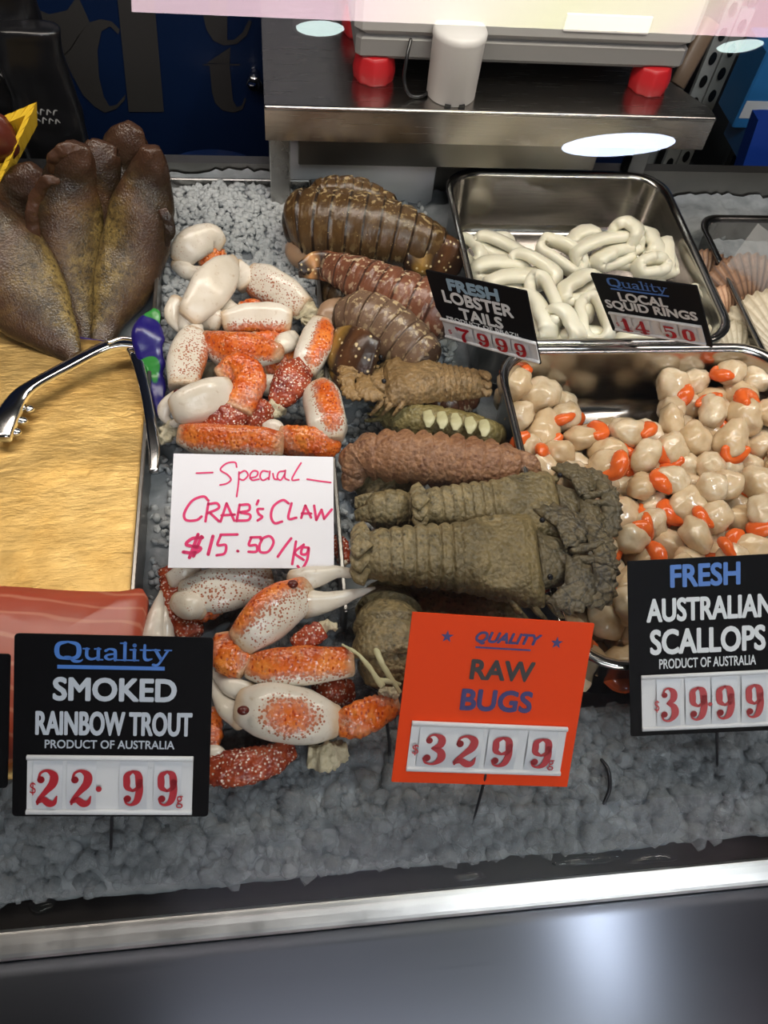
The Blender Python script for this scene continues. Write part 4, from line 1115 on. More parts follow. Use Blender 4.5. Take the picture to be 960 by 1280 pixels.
def bug(label, tail_px, head_px, h, width_px, body, head, roll=0.0, group='raw bugs in the middle lane', carap=.42, headlen=1.0, hgt=.25):
    a, b = P(*tail_px, h), P(*head_px, h)
    L = np.linalg.norm(b - a) / headlen; Wd = mm(width_px, (a + b) / 2)
    base = a.copy()
    ang = math.atan2(b[1] - a[1], b[0] - a[0])
    root = empty('raw_bug', base, (0, 0, ang)); tag(root, label, 'slipper lobster', group)
    rm = Matrix.Rotation(roll, 4, 'X')
    def fin(mb, nm, mat, par=root): mb.xform(rm); return mb.build(nm, mat, par)
    # abdomen: rings with side plates
    hw = Wd / 2; HG = hw * 2 * hgt
    mb = MB(); SN = 34
    def ring(x, w_, hh, flatb=.35, keel=0.0, emb=None):
        out = []
        for k in range(SN):
            q = 2 * PI * k / SN; ca, sa = math.cos(q), math.sin(q)
            yy = w_ * (abs(ca) ** .62) * (1 if ca >= 0 else -1)
            zz = hh * ((abs(sa) ** .8) if sa > 0 else sa * flatb)
            if sa > 0:
                zz += keel * max(0, 1 - (yy / (.16 * w_)) ** 2)
                if emb: zz += emb(x, yy)
            out.append((x, yy, zz))
        return out
    def skin(rings, nm, mat):
        mb = MB(); V = [p for r in rings for p in r]; F = []; UV = []
        R_ = len(rings)
        for i in range(R_ - 1):
            for k in range(SN):
                k2 = (k + 1) % SN; F.append((i * SN + k, (i + 1) * SN + k, (i + 1) * SN + k2, i * SN + k2)); UV.append([(i / R_, k / SN), ((i + 1) / R_, k / SN), ((i + 1) / R_, k2 / SN), (i / R_, k2 / SN)])
        F.append(tuple(range(SN))); UV.append([(0, 0)] * SN); F.append(tuple((R_ - 1) * SN + k for k in range(SN - 1, -1, -1))); UV.append([(1, 0)] * SN)
        V = [(x + .0005 * mnoise.noise(Vector((x * 300, y * 300, z * 300 + 5))), y + .0006 * mnoise.noise(Vector((x * 200, y * 200, z * 200))), z + .0008 * mnoise.noise(Vector((x * 160, y * 160, 9)))) for x, y, z in V]
        mb.add(V, F, UV); return fin(mb, nm, mat)
    WP = [(0.0, .30), (.03, .40), (.12, .50), (.20, .56), (.40, .66), (.45, .70), (.56, .86), (.66, .98), (.72, .94)]
    def wprof(t_):
        s_ = t_ * .44 / carap if t_ < carap else .44 + (t_ - carap) * (.28 / max(.05, .72 - carap))
        for (a0, b0), (a1, b1) in zip(WP, WP[1:]):
            if s_ <= a1: return b0 + (b1 - b0) * max(0, (s_ - a0)) / (a1 - a0)
        return WP[-1][1]
    nb = 7; ts0, ts1 = .10, carap
    rings = []; ST = 84
    for i in range(ST + 1):
        t_ = .012 + (carap - .012) * i / ST
        w_ = hw * wprof(t_); hh = HG * (.70 + .35 * t_ / carap) * min(1, .5 + (t_ - .03) * 8)
        if t_ > ts0:
            f = ((t_ - ts0) / (ts1 - ts0) * nb) % 1.0
            w_ *= 1 + .09 * math.sin(PI * f) - .05
            hh *= 1 + .16 * (1 - f) ** 1.5 - .06 - (.07 if f < .10 or f > .93 else 0)
        rings.append(ring(t_ * L, w_, hh, keel=HG * .10))
    skin(rings, 'abdomen', body)
    # carapace: flat trapezoid, sharp edged, with a ridge and oval bosses
    def emb(x, y):
        o_ = 0
        for cx_, cy_ in ((carap + .45 * (.70 - carap), .52), (carap + .45 * (.70 - carap), -.52)):
            r_ = math.hypot((x / L - cx_) / (.33 * (.70 - carap)), (y / hw - cy_) / .26)
            o_ += HG * .16 * math.exp(-((r_ - 1) / .22) ** 2) - HG * .06 * math.exp(-(r_ / .6) ** 2)
        return o_
    rings = []; ST2 = 56; C0, C1 = carap - .02, .71
    for i in range(ST2 + 1):
        q_ = i / ST2; t_ = C0 + (C1 - C0) * q_
        w_ = hw * wprof(max(t_, carap)) * (.90 + .10 * min(1, q_ / .05)) * (1 + .015 * math.sin(q_ * 60))
        hh = HG * (1.06 - .22 * q_ ** 2) * (.45 + .55 * min(1, (1 - q_) / .10)) * (.92 + .08 * min(1, q_ / .04))
        rings.append(ring(t_ * L, w_, hh, flatb=.28, keel=HG * .16 * (1 + .6 * math.sin(q_ * 22)) * (1 - q_ * .5), emb=emb))
    skin(rings, 'carapace', body)
    # head shield and flat antenna plates with toothed edges
    rings = []
    for i in range(15):
        q_ = i / 14; t_ = .70 + .13 * q_
        rings.append(ring(t_ * L, hw * .62 * (1 - .35 * q_), HG * (.72 - .25 * q_), flatb=.3, keel=HG * .1 * math.sin(q_ * 14)))
    skin(rings, 'head_shield', head)
    for s in (1, -1):
        for (x, y, r, sp, zz, te, rz) in ((.775, .60, .118, 1.9, .40, 9, .45), (.875, .56, .100, 1.7, .32, 8, .40), (.885, .20, .105, 1.35, .44, 7, .10)):
            mb = MB(); out = lobe(r * L, -sp, sp, te, .16)
            m_ = Matrix.Translation((x * L, s * y * hw, HG * zz * 1.6)) @ Matrix.Rotation(s * rz, 4, 'Z') @ Matrix.Rotation(.12, 4, 'Y') @ Matrix.Rotation(-s * .14, 4, 'X')
            plate(mb, out, .0026, .0022, m=m_); fin(mb, 'antenna_plate', head)
        mb = MB(); ball(mb, (.712 * L, s * .60 * hw, HG * 1.02), .0019); fin(mb, 'eye', EYEM)
    for s in (1, -1):       # short horns between the plates
        mb = MB(); loft(mb, [(.83 * L, s * .10 * hw, HG * .6), (.91 * L, s * .16 * hw, HG * .8), (.975 * L, s * .30 * hw, HG * .75)], [.0032, .0026, .0010], m=16, n=8, nz=.001, nf=250); fin(mb, 'antennule', head)
    # tail fan, folded down
    for k, q in enumerate((-.85, -.45, 0, .45, .85)):
        mb = MB(); out = lobe(.085 * L, -.75, .75, 3, .03)
        m_ = Matrix.Translation((.085 * L, hw * .40 * q, HG * (.80 - .5 * abs(q)))) @ Matrix.Rotation(PI + q * -.45, 4, 'Z') @ Matrix.Rotation(.30, 4, 'Y')
        plate(mb, out, .0022, .0012, m=m_); fin(mb, 'tail_fan_lobe', body)
    # walking legs showing at the sides
    for s in (1, -1):
        for k in range(3):
            mb = MB(); x = (.58 + .07 * k) * L
            loft(mb, [(x, s * hw * .8, .002), (x + .03 * L, s * hw * 1.02, .0), (x + .07 * L, s * hw * 1.08, -.006)], [.0026, .0022, .0010], m=10, n=8); fin(mb, 'walking_leg', body)
    return root

tail('olive bug turned over, with a row of pale plates along its belly', 'raw_bug', 'slipper lobster', 'raw bugs in the middle lane', [(482, 516, .022, 34), (508, 524, .026, 44), (550, 532, .028, 46), (592, 540, .026, 44), (622, 548, .022, 36)], 6, BE, amp=.03, part='belly',
     extras=[('pleopod', [(x, y - 2, .040, 10), (x + 2, y + 8, .043, 15), (x + 1, y + 18, .042, 5)], PLE, {'flat': .3}) for x, y in ((534, 516), (551, 518), (568, 520), (586, 524), (604, 528))] +
            [('walking_leg', [(492, 520, .026, 8), (476, 514 + 5 * k, .024, 7), (462 - 3 * k, 508 + 9 * k, .020, 3)], BE, {'flat': .8}) for k in range(3)])
bug('tan bug with a square shell, its tail pointing right, lying under the curled lobster tail', (612, 484), (420, 482), .036, 84, BT, BT, carap=.36, roll=.2, hgt=.30)
tail('reddish brown bug seen from the side, arched along the lane', 'raw_bug', 'slipper lobster', 'raw bugs in the middle lane', [(440, 592, .030, 34), (452, 574, .036, 50), (484, 570, .042, 60), (530, 574, .044, 64), (580, 580, .044, 66), (628, 586, .042, 58), (656, 592, .036, 42)], 11, BR, pleura=.22, amp=.10,
     extras=[('tail_fan', [(448, 586, .034, 26), (440, 600, .028, 30), (434, 612, .022, 14)], BR, {'flat': .4}), ('antenna_plate', [(640, 574, .046, 30), (656, 586, .046, 40), (666, 604, .038, 26)], BR, {'flat': .4}),
             ('walking_leg', [(470, 594, .026, 9), (462, 606, .020, 8), (466, 616, .014, 4)], BR, {'flat': .9}), ('walking_leg', [(500, 600, .026, 9), (496, 610, .018, 8), (500, 620, .012, 4)], BR, {'flat': .9})])
tail('dark bug tail half hidden under the reddish bug', 'raw_bug', 'slipper lobster', 'raw bugs in the middle lane', [(448, 600, .014, 30), (476, 612, .018, 44), (512, 616, .018, 40)], 4, BO)
tail('fan shaped bug tail peeping out between two olive bugs', 'raw_bug', 'slipper lobster', 'raw bugs in the middle lane', [(520, 640, .030, 40), (494, 638, .032, 54), (468, 638, .032, 46)], 4, BO,
     extras=[('tail_fan_lobe', [(488, 630 + 12 * k, .038, 16), (464, 628 + 14 * k, .036, 24), (444, 628 + 17 * k, .032, 14)], BO, {'flat': .25}) for k in (0, 1)] )
bug('olive bug lying behind the front one, head over the scallops', (512, 636), (772, 634), .050, 104, BO, BK, carap=.42)
bug('large olive bug in front with wide toothed head plates at the right', (436, 694), (768, 706), .054, 136, BO, BK, carap=.42)
tail('bug shell mostly hidden under the large olive bug', 'raw_bug', 'slipper lobster', 'raw bugs in the middle lane', [(500, 750, .018, 40), (540, 758, .020, 50), (600, 764, .020, 50), (640, 768, .018, 40)], 5, BO, pleura=.14)
tail('curled olive bug tail standing beside the orange ticket', 'raw_bug', 'slipper lobster', 'raw bugs in the middle lane', [(492, 738, .018, 54), (486, 764, .028, 76), (486, 790, .034, 84), (488, 816, .032, 88), (494, 842, .024, 74)], 5, BO, amp=.17, pleura=.12,
     extras=[('feeler', [(462, 792, .044, 7), (478, 830, .050, 7), (500, 866, .046, 5)], PLE, {'flat': .8, 'm': 14}), ('feeler', [(428, 806, .046, 4), (452, 822, .050, 5), (478, 858, .048, 8)], PLE, {'flat': .8, 'm': 14}), ('feeler', [(470, 850, .048, 6), (488, 852, .048, 6), (500, 856, .046, 5)], PLE, {'flat': .8, 'm': 14})])
# ================================================================== SQUID RINGS
sq = NT('squid_flesh').set(rough=.22, spec=.5, sss=.25)
sq.b.inputs['Subsurface Radius'].default_value = (.004, .003, .002)
sc_ = sq.coord(); sn = sq.noise(sc_, 60, 3); sq.color(sq.mix(sn, (.66, .62, .47), (.82, .80, .69))); sq.bump(sq.noise(sc_, 130, 3), .2, .001)
MAT['squid'] = sq.m
def squid_ring(label, p0, p1, h0, h1, wpx, tilt, band=.019, th=.0050, wob=.16):
    """closed loop: long axis p0-p1 (photo px), loop width wpx, tilt of its opening away from straight up"""
    a, b = P(*p0, h0), P(*p1, h1); c = (a + b) / 2; L = np.linalg.norm(b - a) / 2 * 1.1
    W_ = max(mm(wpx, c) / 2 * 1.08, .0085)
    ux = nrm(b - a); n0 = np.array([0, 0, 1.0]); n0 = nrm(n0 - ux * n0.dot(ux)); uy = np.cross(n0, ux)
    tl = math.radians(tilt)
    n = n0 * math.cos(tl) - uy * math.sin(tl) * (1 if uy[1] > 0 else -1); n = nrm(n); v = np.cross(n, ux)
    base = c.copy()
    mb = MB(); N = 44; K = 12; V = []; F = []
    sd = p0[0] * .37 + p0[1] * .11
    for i in range(N):
        q = 2 * PI * i / N
        rr = 1 + wob * mnoise.noise(Vector((math.cos(q) * 1.4 + sd, math.sin(q) * 1.4, sd)))
        e = 2.6; ce, se = math.cos(q), math.sin(q); g = (abs(ce) ** e + abs(se) ** e) ** (-1 / e)
        Lx, Wy = max(L - th, .003), max(W_ - th, .002)
        o_ = c + ux * ce * g * Lx * rr + v * se * g * Wy * rr + n * .003 * mnoise.noise(Vector((ce * 2 + sd, se * 2, 7)))
        rad = nrm(ux * ce / Lx + v * se / Wy)
        for k in range(K):
            a_ = 2 * PI * k / K; cx_, sx_ = math.cos(a_), math.sin(a_); gg = (cx_ ** 4 + sx_ ** 4) ** -.25
            V.append(o_ + rad * cx_ * gg * th + n * sx_ * gg * band / 2 * (1 + .15 * math.sin(q * 2 + sd)))
    for i in range(N):
        for k in range(K):
            i2, k2 = (i + 1) % N, (k + 1) % K
            F.append((i * K + k, i * K + k2, i2 * K + k2, i2 * K + k))
    mb.add(V, F)
    o = mb.build('squid_ring', MAT['squid'], None, base); tag(o, label, 'squid ring', 'squid rings in the steel tray'); return o
for a in [
 ('long squid ring at the far left end of the squid heap, in shadow', (577, 300), (604, 332), .010, .010, 30, 50),
 ('flat folded squid ring along the left tray wall, rearmost', (596, 296), (656, 324), .018, .018, 26, 65),
 ('squid ring lying lengthwise just above the lobster ticket corner', (592, 338), (662, 338), .026, .026, 30, 70),
 ('squid ring right behind the top edge of the lobster ticket', (606, 356), (690, 348), .030, .030, 26, 70),
 ('open squid ring standing in the middle of the heap, its hole in view', (674, 300), (732, 336), .036, .030, 34, 28),
 ('squid ring curling over the left middle of the heap', (640, 322), (698, 352), .034, .034, 34, 60),
 ('narrow squid ring stub behind the open one', (708, 308), (744, 290), .030, .036, 24, 70),
 ('squid ring sloping up to the right behind the squid ticket', (714, 322), (800, 302), .036, .044, 34, 60),
 ('squid ring raised highest at the back of the heap', (768, 280), (796, 306), .052, .046, 36, 70),
 ('short squid ring edge on, right of the highest ring', (802, 290), (820, 322), .042, .040, 26, 70),
 ('round squid ring showing its hole at the right end of the heap', (794, 336), (834, 330), .040, .040, 28, 30),
 ('squid ring standing on edge nearest the right tray wall', (826, 302), (835, 344), .036, .036, 22, 60),
 ('squid ring peeking over the top left of the squid ticket', (744, 330), (790, 312), .038, .040, 24, 60),
 ('long squid ring hanging down between the two tickets, hole on its left', (668, 346), (692, 408), .038, .030, 36, 25),
 ('squid ring folded flat in front of the lobster ticket', (656, 366), (686, 424), .030, .028, 30, 60),
 ('squid ring arched up beside the squid ticket', (702, 374), (744, 344), .036, .042, 30, 55),
 ('squid ring with a slit hole left of the squid ticket, at the front', (734, 372), (752, 430), .040, .032, 40, 22),
 ('broad squid piece in the front middle of the heap', (688, 386), (722, 432), .034, .030, 40, 70),
 ('squid ring tucked low behind the front middle piece', (712, 376), (736, 398), .030, .030, 30, 60),
 ('squid ring near the front rim, left of the squid ticket', (700, 424), (760, 424), .024, .024, 30, 60),
 ('squid ring on the tray floor below the squid ticket', (770, 428), (850, 430), .022, .022, 30, 60),
 ('squid ring leaning against the right tray wall beside the squid ticket', (868, 362), (892, 418), .030, .026, 34, 55),
 ('squid ring at the back left corner near the board', (600, 312), (640, 304), .008, .008, 30, 50),
 ('squid ring low in the heap behind the squid ticket', (742, 336), (830, 356), .024, .024, 34, 50)]:
    squid_ring(*a)

# ================================================================== SCALLOPS
sm = NT('scallop_meat').set(rough=.2, spec=.55, sss=.22); sm.b.inputs['Subsurface Radius'].default_value = (.004, .0025, .0015)
so_ = sm.coord(); oi = sm.n('ShaderNodeObjectInfo')
nz_ = sm.noise(so_, 80, 4, .6)
cA = sm.mix(oi.outputs['Random'], (.66, .49, .30), (.80, .68, .50))
sm.color(sm.mix(sm.ramp(nz_, [(.35, 0.), (.75, 1.)]), cA, (.52, .35, .18)))
sm.bump(sm.noise(so_, 120, 3), .35, .0012); MAT['scallop'] = sm.m
rm_ = NT('scallop_roe').set(rough=.2, spec=.55); ro = rm_.coord(); rm_.color(rm_.mix(rm_.noise(ro, 130, 3), (.66, .075, .012), (.88, .19, .035))); MAT['roe'] = rm_.m
random.seed(23)
protos = []
def scallop_mesh(kind):
    mb = MB(); sd = kind * 7.3
    V = []; F = []; SG, RG = 22, 14
    sx, sy, sz = [(1, .88, .72), (1.1, .82, .66), (.95, .95, .82), (1.18, .80, .70), (1, .9, .60), (1.05, .9, .76)][kind]
    R0 = .0125
    for i in range(RG + 1):
        th = PI * i / RG
        for k in range(SG):
            a = 2 * PI * k / SG
            st_ = abs(math.sin(th)) ** .75; ct = math.cos(th); ct = abs(ct) ** .85 * (1 if ct >= 0 else -1)
            d = Vector((st_ * math.cos(a), st_ * math.sin(a), ct))
            g = 1 + .24 * mnoise.noise(d * 1.3 + Vector((sd, 0, 0))) + .09 * mnoise.noise(d * 3 + Vector((0, sd, 0)))
            if kind in (1, 3): g -= .16 * math.exp(-((d.x - .15) / .16) ** 2) * max(0, d.z)       # crease
            V.append((d.x * sx * R0 * g, d.y * sy * R0 * g, d.z * sz * R0 * g))
    for i in range(RG):
        for k in range(SG):
            k2 = (k + 1) % SG; F.append((i * SG + k, (i + 1) * SG + k, (i + 1) * SG + k2, i * SG + k2))
    mb.add(V, F); return mb
def roe_mesh(kind):
    mb = MB(); s = 1 + .15 * (kind % 3)
    a0 = [-.9, .2, .8, -.3, 1.5, 0][kind]
    pts = []; rad = []
    for k in range(6):
        a = a0 + k * .32; r_ = .0115 + .0012 * math.sin(k)
        pts.append((r_ * math.cos(a), r_ * math.sin(a) * .92, .0035 + .0022 * math.sin(k * .9 + kind))); rad.append(s * (.0022 + .0030 * math.sin(PI * (k + .6) / 6.0)))
    loft(mb, pts, rad, n=12, flat=.8, m=22, nz=.0005, nf=200); return mb
for k in range(6):
    o = scallop_mesh(k).build('scallop', MAT['scallop']); protos.append((o, roe_mesh(k).build('roe', MAT['roe'], o)))
def target_h(px, py):
    """how high the heap reaches, read over the photo frame"""
    h = .020
    def bump(cx, cy, rx, ry, a): return a * max(0, 1 - ((px - cx) / rx) ** 2 - ((py - cy) / ry) ** 2)
    h += bump(690, 560, 130, 150, .022) + bump(920, 560, 150, 170, .030) + bump(830, 680, 240, 150, .024)
    if 712 < px < 838 and py < 540: h = -1
    if py < 520 and 735 < px < 830: h = -1
    return h
placed = []
def try_layer(n, tries):
    for _ in range(n):
        best = None
        for _ in range(tries):
            x, y = random.uniform(.186, .392), random.uniform(.194, .432)
            r = random.uniform(.0112, .0158)
            z = -.012 + r * .80
            for (a, b, c, q) in placed:
                d2 = (x - a) ** 2 + (y - b) ** 2; s = (r + q) * .82
                if d2 < s * s: z = max(z, c + math.sqrt(s * s - d2) * .82)
            v = RW.T @ (np.array([x, y, ZB + z]) - EYE); px, py = 480 + FOC * v[0] / -v[2], 640 - FOC * v[1] / -v[2]
            if z > target_h(px, py): continue
            if best is None or z < best[2]: best = (x, y, z, r, px, py)
        if best: placed.append(best[:4]); yield best
cand = list(try_layer(240, 26))
# keep those the eye can reach: drop the ones well covered by others nearer the eye
def covered(c):
    n_ = 0
    v0 = np.array([c[0], c[1], ZB + c[2]]); d = nrm(EYE - v0)
    for dx, dy in ((0, 0), (.8, 0), (-.8, 0), (0, .8), (0, -.8), (.55, .55), (-.55, .55), (.55, -.55), (-.55, -.55)):
        s = nrm(np.cross(d, (0, 0, 1))); u = np.cross(s, d); q = v0 + s * dx * c[3] + u * dy * c[3]
        for e in cand:
            if e is c: continue
            w_ = np.array([e[0], e[1], ZB + e[2]]) - q; t_ = w_.dot(d)
            if t_ > 0 and np.linalg.norm(w_ - d * t_) < e[3] * .85: n_ += 1; break
    return n_
vis = [c for c in cand if covered(c) < 9]
print('scallops', len(cand), 'visible', len(vis))
for i, c in enumerate(vis):
    x, y, z, r, px, py = c
    k = random.randrange(6); src, roe = protos[k]
    o = src.copy(); COL.objects.link(o)
    o.location = (x, y, ZB + z); s = r / .0118
    o.scale = (s, s, s); o.rotation_euler = (random.gauss(0, .45), random.gauss(0, .45), random.uniform(0, 6.28))
    hasroe = random.random() < .5
    if hasroe:
        q = roe.copy(); COL.objects.link(q); q.parent = o
    where = 'in the left rear mound of the steel tray' if px < 745 and py < 620 else 'in the right rear mound of the steel tray' if px > 815 and py < 560 else 'beside the toothed heads of the olive bugs' if px < 800 and py > 610 else 'just behind the black scallop ticket' if py > 640 else 'in the middle of the heaped steel tray'
    tag(o, ('raw scallop with bright orange roe ' if hasroe else 'plain cream raw scallop without roe ') + where, 'scallop', 'raw scallops in the steel tray')
for s_, r_ in protos:
    bpy.data.objects.remove(r_); bpy.data.objects.remove(s_)

# ================================================================== SHELLS AT THE RIGHT EDGE
def shell_m(name, a, b):
    m = NT(name).set(rough=.45); u, v = m.uv()
    s = m.math('FRACT', m.math('MULTIPLY', v, 15)); g = m.noise(m.coord(), 60, 3)
    c = m.mix(m.ramp(s, [(.0, 1.), (.25, 0.), (.75, 0.), (1., 1.)]), a, b); r_ = m.math('FRACT', m.math('ADD', m.math('MULTIPLY', u, 6), m.math('MULTIPLY', g, .6)))
    m.color(m.mix(m.ramp(r_, [(.0, .45), (.3, 0.)]), c, b)); return m.m
SH1 = shell_m('shell_brown', (.30, .17, .10), (.09, .045, .03)); SH2 = shell_m('shell_peach', (.60, .36, .22), (.36, .18, .10)); SH3 = shell_m('shell_cream', (.66, .58, .44), (.42, .34, .22))
def scallop_shell(label, px, py, h, wpx, ang, tiltx, tilty, mat):
    p = P(px, py, h); R0 = mm(wpx, p) / 2
    mb = MB(); V = []; F = []; UV = []; NR, NA = 14, 76
    M_ = Matrix.Translation(Vector(p)) @ Matrix.Rotation(tilty, 4, 'Y') @ Matrix.Rotation(tiltx, 4, 'X') @ Matrix.Rotation(ang, 4, 'Z')
    for sd in (0, 1):
        for i in range(NR + 1):
            t_ = i / NR
            for k in range(NA + 1):
                q = -1.05 + 2.1 * k / NA; f = k / NA
                rr = R0 * 1.9 * t_ * (1 - .13 * abs(2 * f - 1) ** 3) * (1 + .02 * math.cos(f * 15 * 2 * PI))
                x, y = rr * math.sin(q) * .92, rr * math.cos(q) - R0 * .95
                z = R0 * .52 * math.sin(min(1, t_ * 1.05) * PI * .62 + .25) * (1 - .55 * (abs(2 * f - 1)) ** 2.2) + R0 * .035 * math.cos(f * 15 * 2 * PI) * t_ - (.0016 if sd else 0) - R0 * .2
                V.append(tuple(M_ @ Vector((x, y, z))))
    n = (NR + 1) * (NA + 1)
    for sd in (0, 1):
        for i in range(NR):
            for k in range(NA):
                a = sd * n + i * (NA + 1) + k
                q = (a, a + 1, a + NA + 2, a + NA + 1); F.append(q if not sd else q[::-1])
                u = [(i / NR, k / NA), (i / NR, (k + 1) / NA), ((i + 1) / NR, (k + 1) / NA), ((i + 1) / NR, k / NA)]; UV.append(u if not sd else u[::-1])
    for k in range(NA):
        a = NR * (NA + 1) + k; F.append((a, a + 1, n + a + 1, n + a)); UV.append([(1, 0)] * 4)
    mb.add(V, F, UV)
    # ears at the hinge
    er = MB(); plate(er, [(-R0 * .55, -R0 * .95), (R0 * .55, -R0 * .95), (R0 * .42, -R0 * .55), (-R0 * .42, -R0 * .55)], .0016, .0005, m=M_ @ Matrix.Translation((0, 0, R0 * .02)))
    o = mb.build('scallop_shell', mat, None, p); tag(o, label, 'shell', 'shells at the right edge')
    er.build('hinge_ear', mat, o, p); return o
scallop_shell('dark brown fan shaped shell, rearmost at the right edge', 920, 366, .014, 84, .35, .75, -.15, SH1)
scallop_shell('brown shell half buried beside the steel tray rim', 888, 346, .006, 56, -.5, .6, .2, SH1)
scallop_shell('small peach shell below the dark brown one', 905, 388, .010, 56, .1, .55, .25, SH2)
scallop_shell('large cream ribbed shell at the right edge', 950, 416, .012, 88, .5, .45, -.35, SH3)
scallop_shell('cream shell in front of the large ribbed one, mostly behind the tray', 925, 440, .004, 70, -.4, .4, .1, SH3)
# clear card standing among the shells
clr = NT('clear_plastic').set(color=(.80, .80, .80), rough=.12, alpha=.22); clr.m.blend_method = 'BLEND' if hasattr(clr.m, 'blend_method') else clr.m.blend_method
mb = MB(); a, b, c, d = Q(900, 345, .56), Q(948, 280, .56), Q(1010, 330, .53), Q(975, 395, .53)
nn = np.array([0, .0012, 0]); mb.add([*map(tuple, (a, b, c, d)), *[tuple(p + nn) for p in (a, b, c, d)]], [(0, 1, 2, 3), (7, 6, 5, 4), (0, 4, 5, 1), (1, 5, 6, 2), (2, 6, 7, 3), (3, 7, 4, 0)], flat=True)
o = mb.build('clear_card', clr.m, None, (a + c) / 2); tag(o, 'clear plastic sheet standing among the shells at the right edge', 'plastic sheet')

# ================================================================== GOLD BOARD, SALMON, TONGS, PACKET
gd = NT('gold_foil').set(metal=1.0, rough=.34)
gc = gd.coord(); g1 = gd.noise(gc, 26, 5, .65); g2 = gd.noise(gc, 120, 4, .7)
mpg = gd.n('ShaderNodeMapping'); mpg.inputs['Scale'].default_value = (1, 3.2, 1); gd.l(gc, mpg.inputs[0]); g3 = gd.noise(mpg.outputs[0], 60, 4, .6)
gd.color(gd.mix(gd.ramp(g1, [(.3, 0.), (.7, 1.)]), (.66, .42, .13), (.84, .60, .24)))
gd.l(gd.math('MULTIPLY_ADD', g2, .25, .40), gd.b.inputs['Roughness'])
gd.bump(gd.math('ADD', gd.math('MULTIPLY', g3, 1.0), gd.math('MULTIPLY', g2, .5)),   .6, .0014)
gb = empty('gold_board', P(90, 600, .010)); tag(gb, 'gold foil board lying on the ice at the left, under the tongs', 'board'); og = np.array(gb.location)
mb = MB(); V = []; F = []; NX_, NY_ = 40, 60
TL, TR, BR_, BL_ = P(-160, 393, .014), P(192, 440, .014), P(184, 1000, .012), P(-160, 1000, .012)
BR_[1] = BL_[1] = .150; BR_[0] = -.096; TL[1] = .535
for sd in (0, 1):
    for j in range(NY_ + 1):
        for i in range(NX_ + 1):
            u, v = i / NX_, j / NY_
            p = (TL * (1 - u) + TR * u) * (1 - v) + (BL_ * (1 - u) + BR_ * u) * v
            z = .0016 * mnoise.noise(Vector((p[0] * 24, p[1] * 34, 0))) + .0007 * mnoise.noise(Vector((p[0] * 90, p[1] * 120, 0))) - .0016 * sd
            V.append((p[0], p[1], p[2] + z + .002))
n = (NX_ + 1) * (NY_ + 1)
for sd in (0, 1):
    for j in range(NY_):
        for i in range(NX_):
            a = sd * n + j * (NX_ + 1) + i; q = (a, a + NX_ + 1, a + NX_ + 2, a + 1); F.append(q if not sd else q[::-1])
edge = [i for i in range(NX_ + 1)] + [j * (NX_ + 1) + NX_ for j in range(1, NY_ + 1)] + [NY_ * (NX_ + 1) + i for i in range(NX_ - 1, -1, -1)] + [j * (NX_ + 1) for j in range(NY_ - 1, 0, -1)]
for a, b in zip(edge, edge[1:] + edge[:1]): F.append((a, b, b + n, a + n))
mb.add(V, F); mb.build('foil', gd.m, gb, og)
mb = MB(); loft(mb, [TL + [0, .0008, .0008], (TL + TR) / 2 + [0, .0008, .0008], TR + [0, .0008, .0008]], [.0013] * 3, m=8, n=8); e_ = mb.build('edging', plain('purple_edge', (.035, .018, .12), .4), gb, og); tag(e_, 'dark purple edge of the board')

sl = NT('salmon_flesh').set(rough=.3, sss=.1); s0 = sl.coord()
mps = sl.n('ShaderNodeMapping'); mps.inputs['Scale'].default_value = (1, 1.6, 1); mps.inputs['Rotation'].default_value = (0, 0, .25); sl.l(s0, mps.inputs[0])
wv = sl.n('ShaderNodeTexWave', wave_type='BANDS', bands_direction='Y'); wv.inputs['Scale'].default_value = 15; wv.inputs['Distortion'].default_value = 9; wv.inputs['Detail'].default_value = 2; wv.inputs['Detail Scale'].default_value = .7; sl.l(mps.outputs[0], wv.inputs[0])
sl.color(sl.mix(sl.ramp(wv.outputs['Fac'], [(.86, 0.), (.99, .40)]), sl.mix(sl.noise(s0, 30, 4), (.42, .062, .032), (.58, .125, .065)), (.82, .38, .24)))
sl.bump(sl.noise(s0, 90, 3), .2, .001)
mb = MB(); out = []
for (px, py) in ((-120, 730), (-40, 735), (20, 737), (90, 742), (150, 743), (181, 740), (183, 760), (176, 800), (168, 850), (150, 905), (60, 935), (-120, 940)):
    p = P(px, py, .030); out.append((p[0], p[1]))
oo = [tuple(q) for q in cr(out + [out[0]], 90)[:-1]]
plate(mb, oo, .020, .004, m=Matrix.Translation((0, 0, ZB + .025)))
o = mb.build('salmon_fillet', sl.m, None, (*np.mean(oo, axis=0), ZB + .015)); tag(o, 'pink salmon fillet lying on the front of the gold board', 'fish fillet')

tongs = empty('serving_tongs', P(165, 430, .022)); tag(tongs, 'steel tongs spread open on the gold board', 'tongs'); ot = np.array(tongs.location)
def arm(pts, nm='arm'):
    Wp, Rp = lift(pts); mb = MB(); loft(mb, Wp, Rp, flat=.62, n=16, m=60, up=(0, 0, 1), ex=4, ends=(.3, .4))
    a = mb.build(nm, MAT['chrome'], tongs, ot); return a
arm([(172, 431, .036, 12), (148, 430, .037, 15), (124, 437, .036, 14), (84, 458, .034, 14), (44, 480, .032, 14), (24, 497, .030, 20), (10, 522, .028, 26), (2, 548, .026, 22)])
arm([(158, 430, .034, 12), (168, 440, .034, 15), (177, 470, .033, 13), (184, 500, .032, 13), (189, 530, .031, 14), (193, 560, .029, 15), (192, 590, .027, 11)])
mb = MB(); Wp, Rp = lift([(136, 428, .043, 5), (152, 423, .044, 5), (168, 425, .044, 5), (174, 432, .042, 5)]); loft(mb, Wp, Rp, n=8, m=20); mb.build('hinge_ring', MAT['chrome'], tongs, ot)
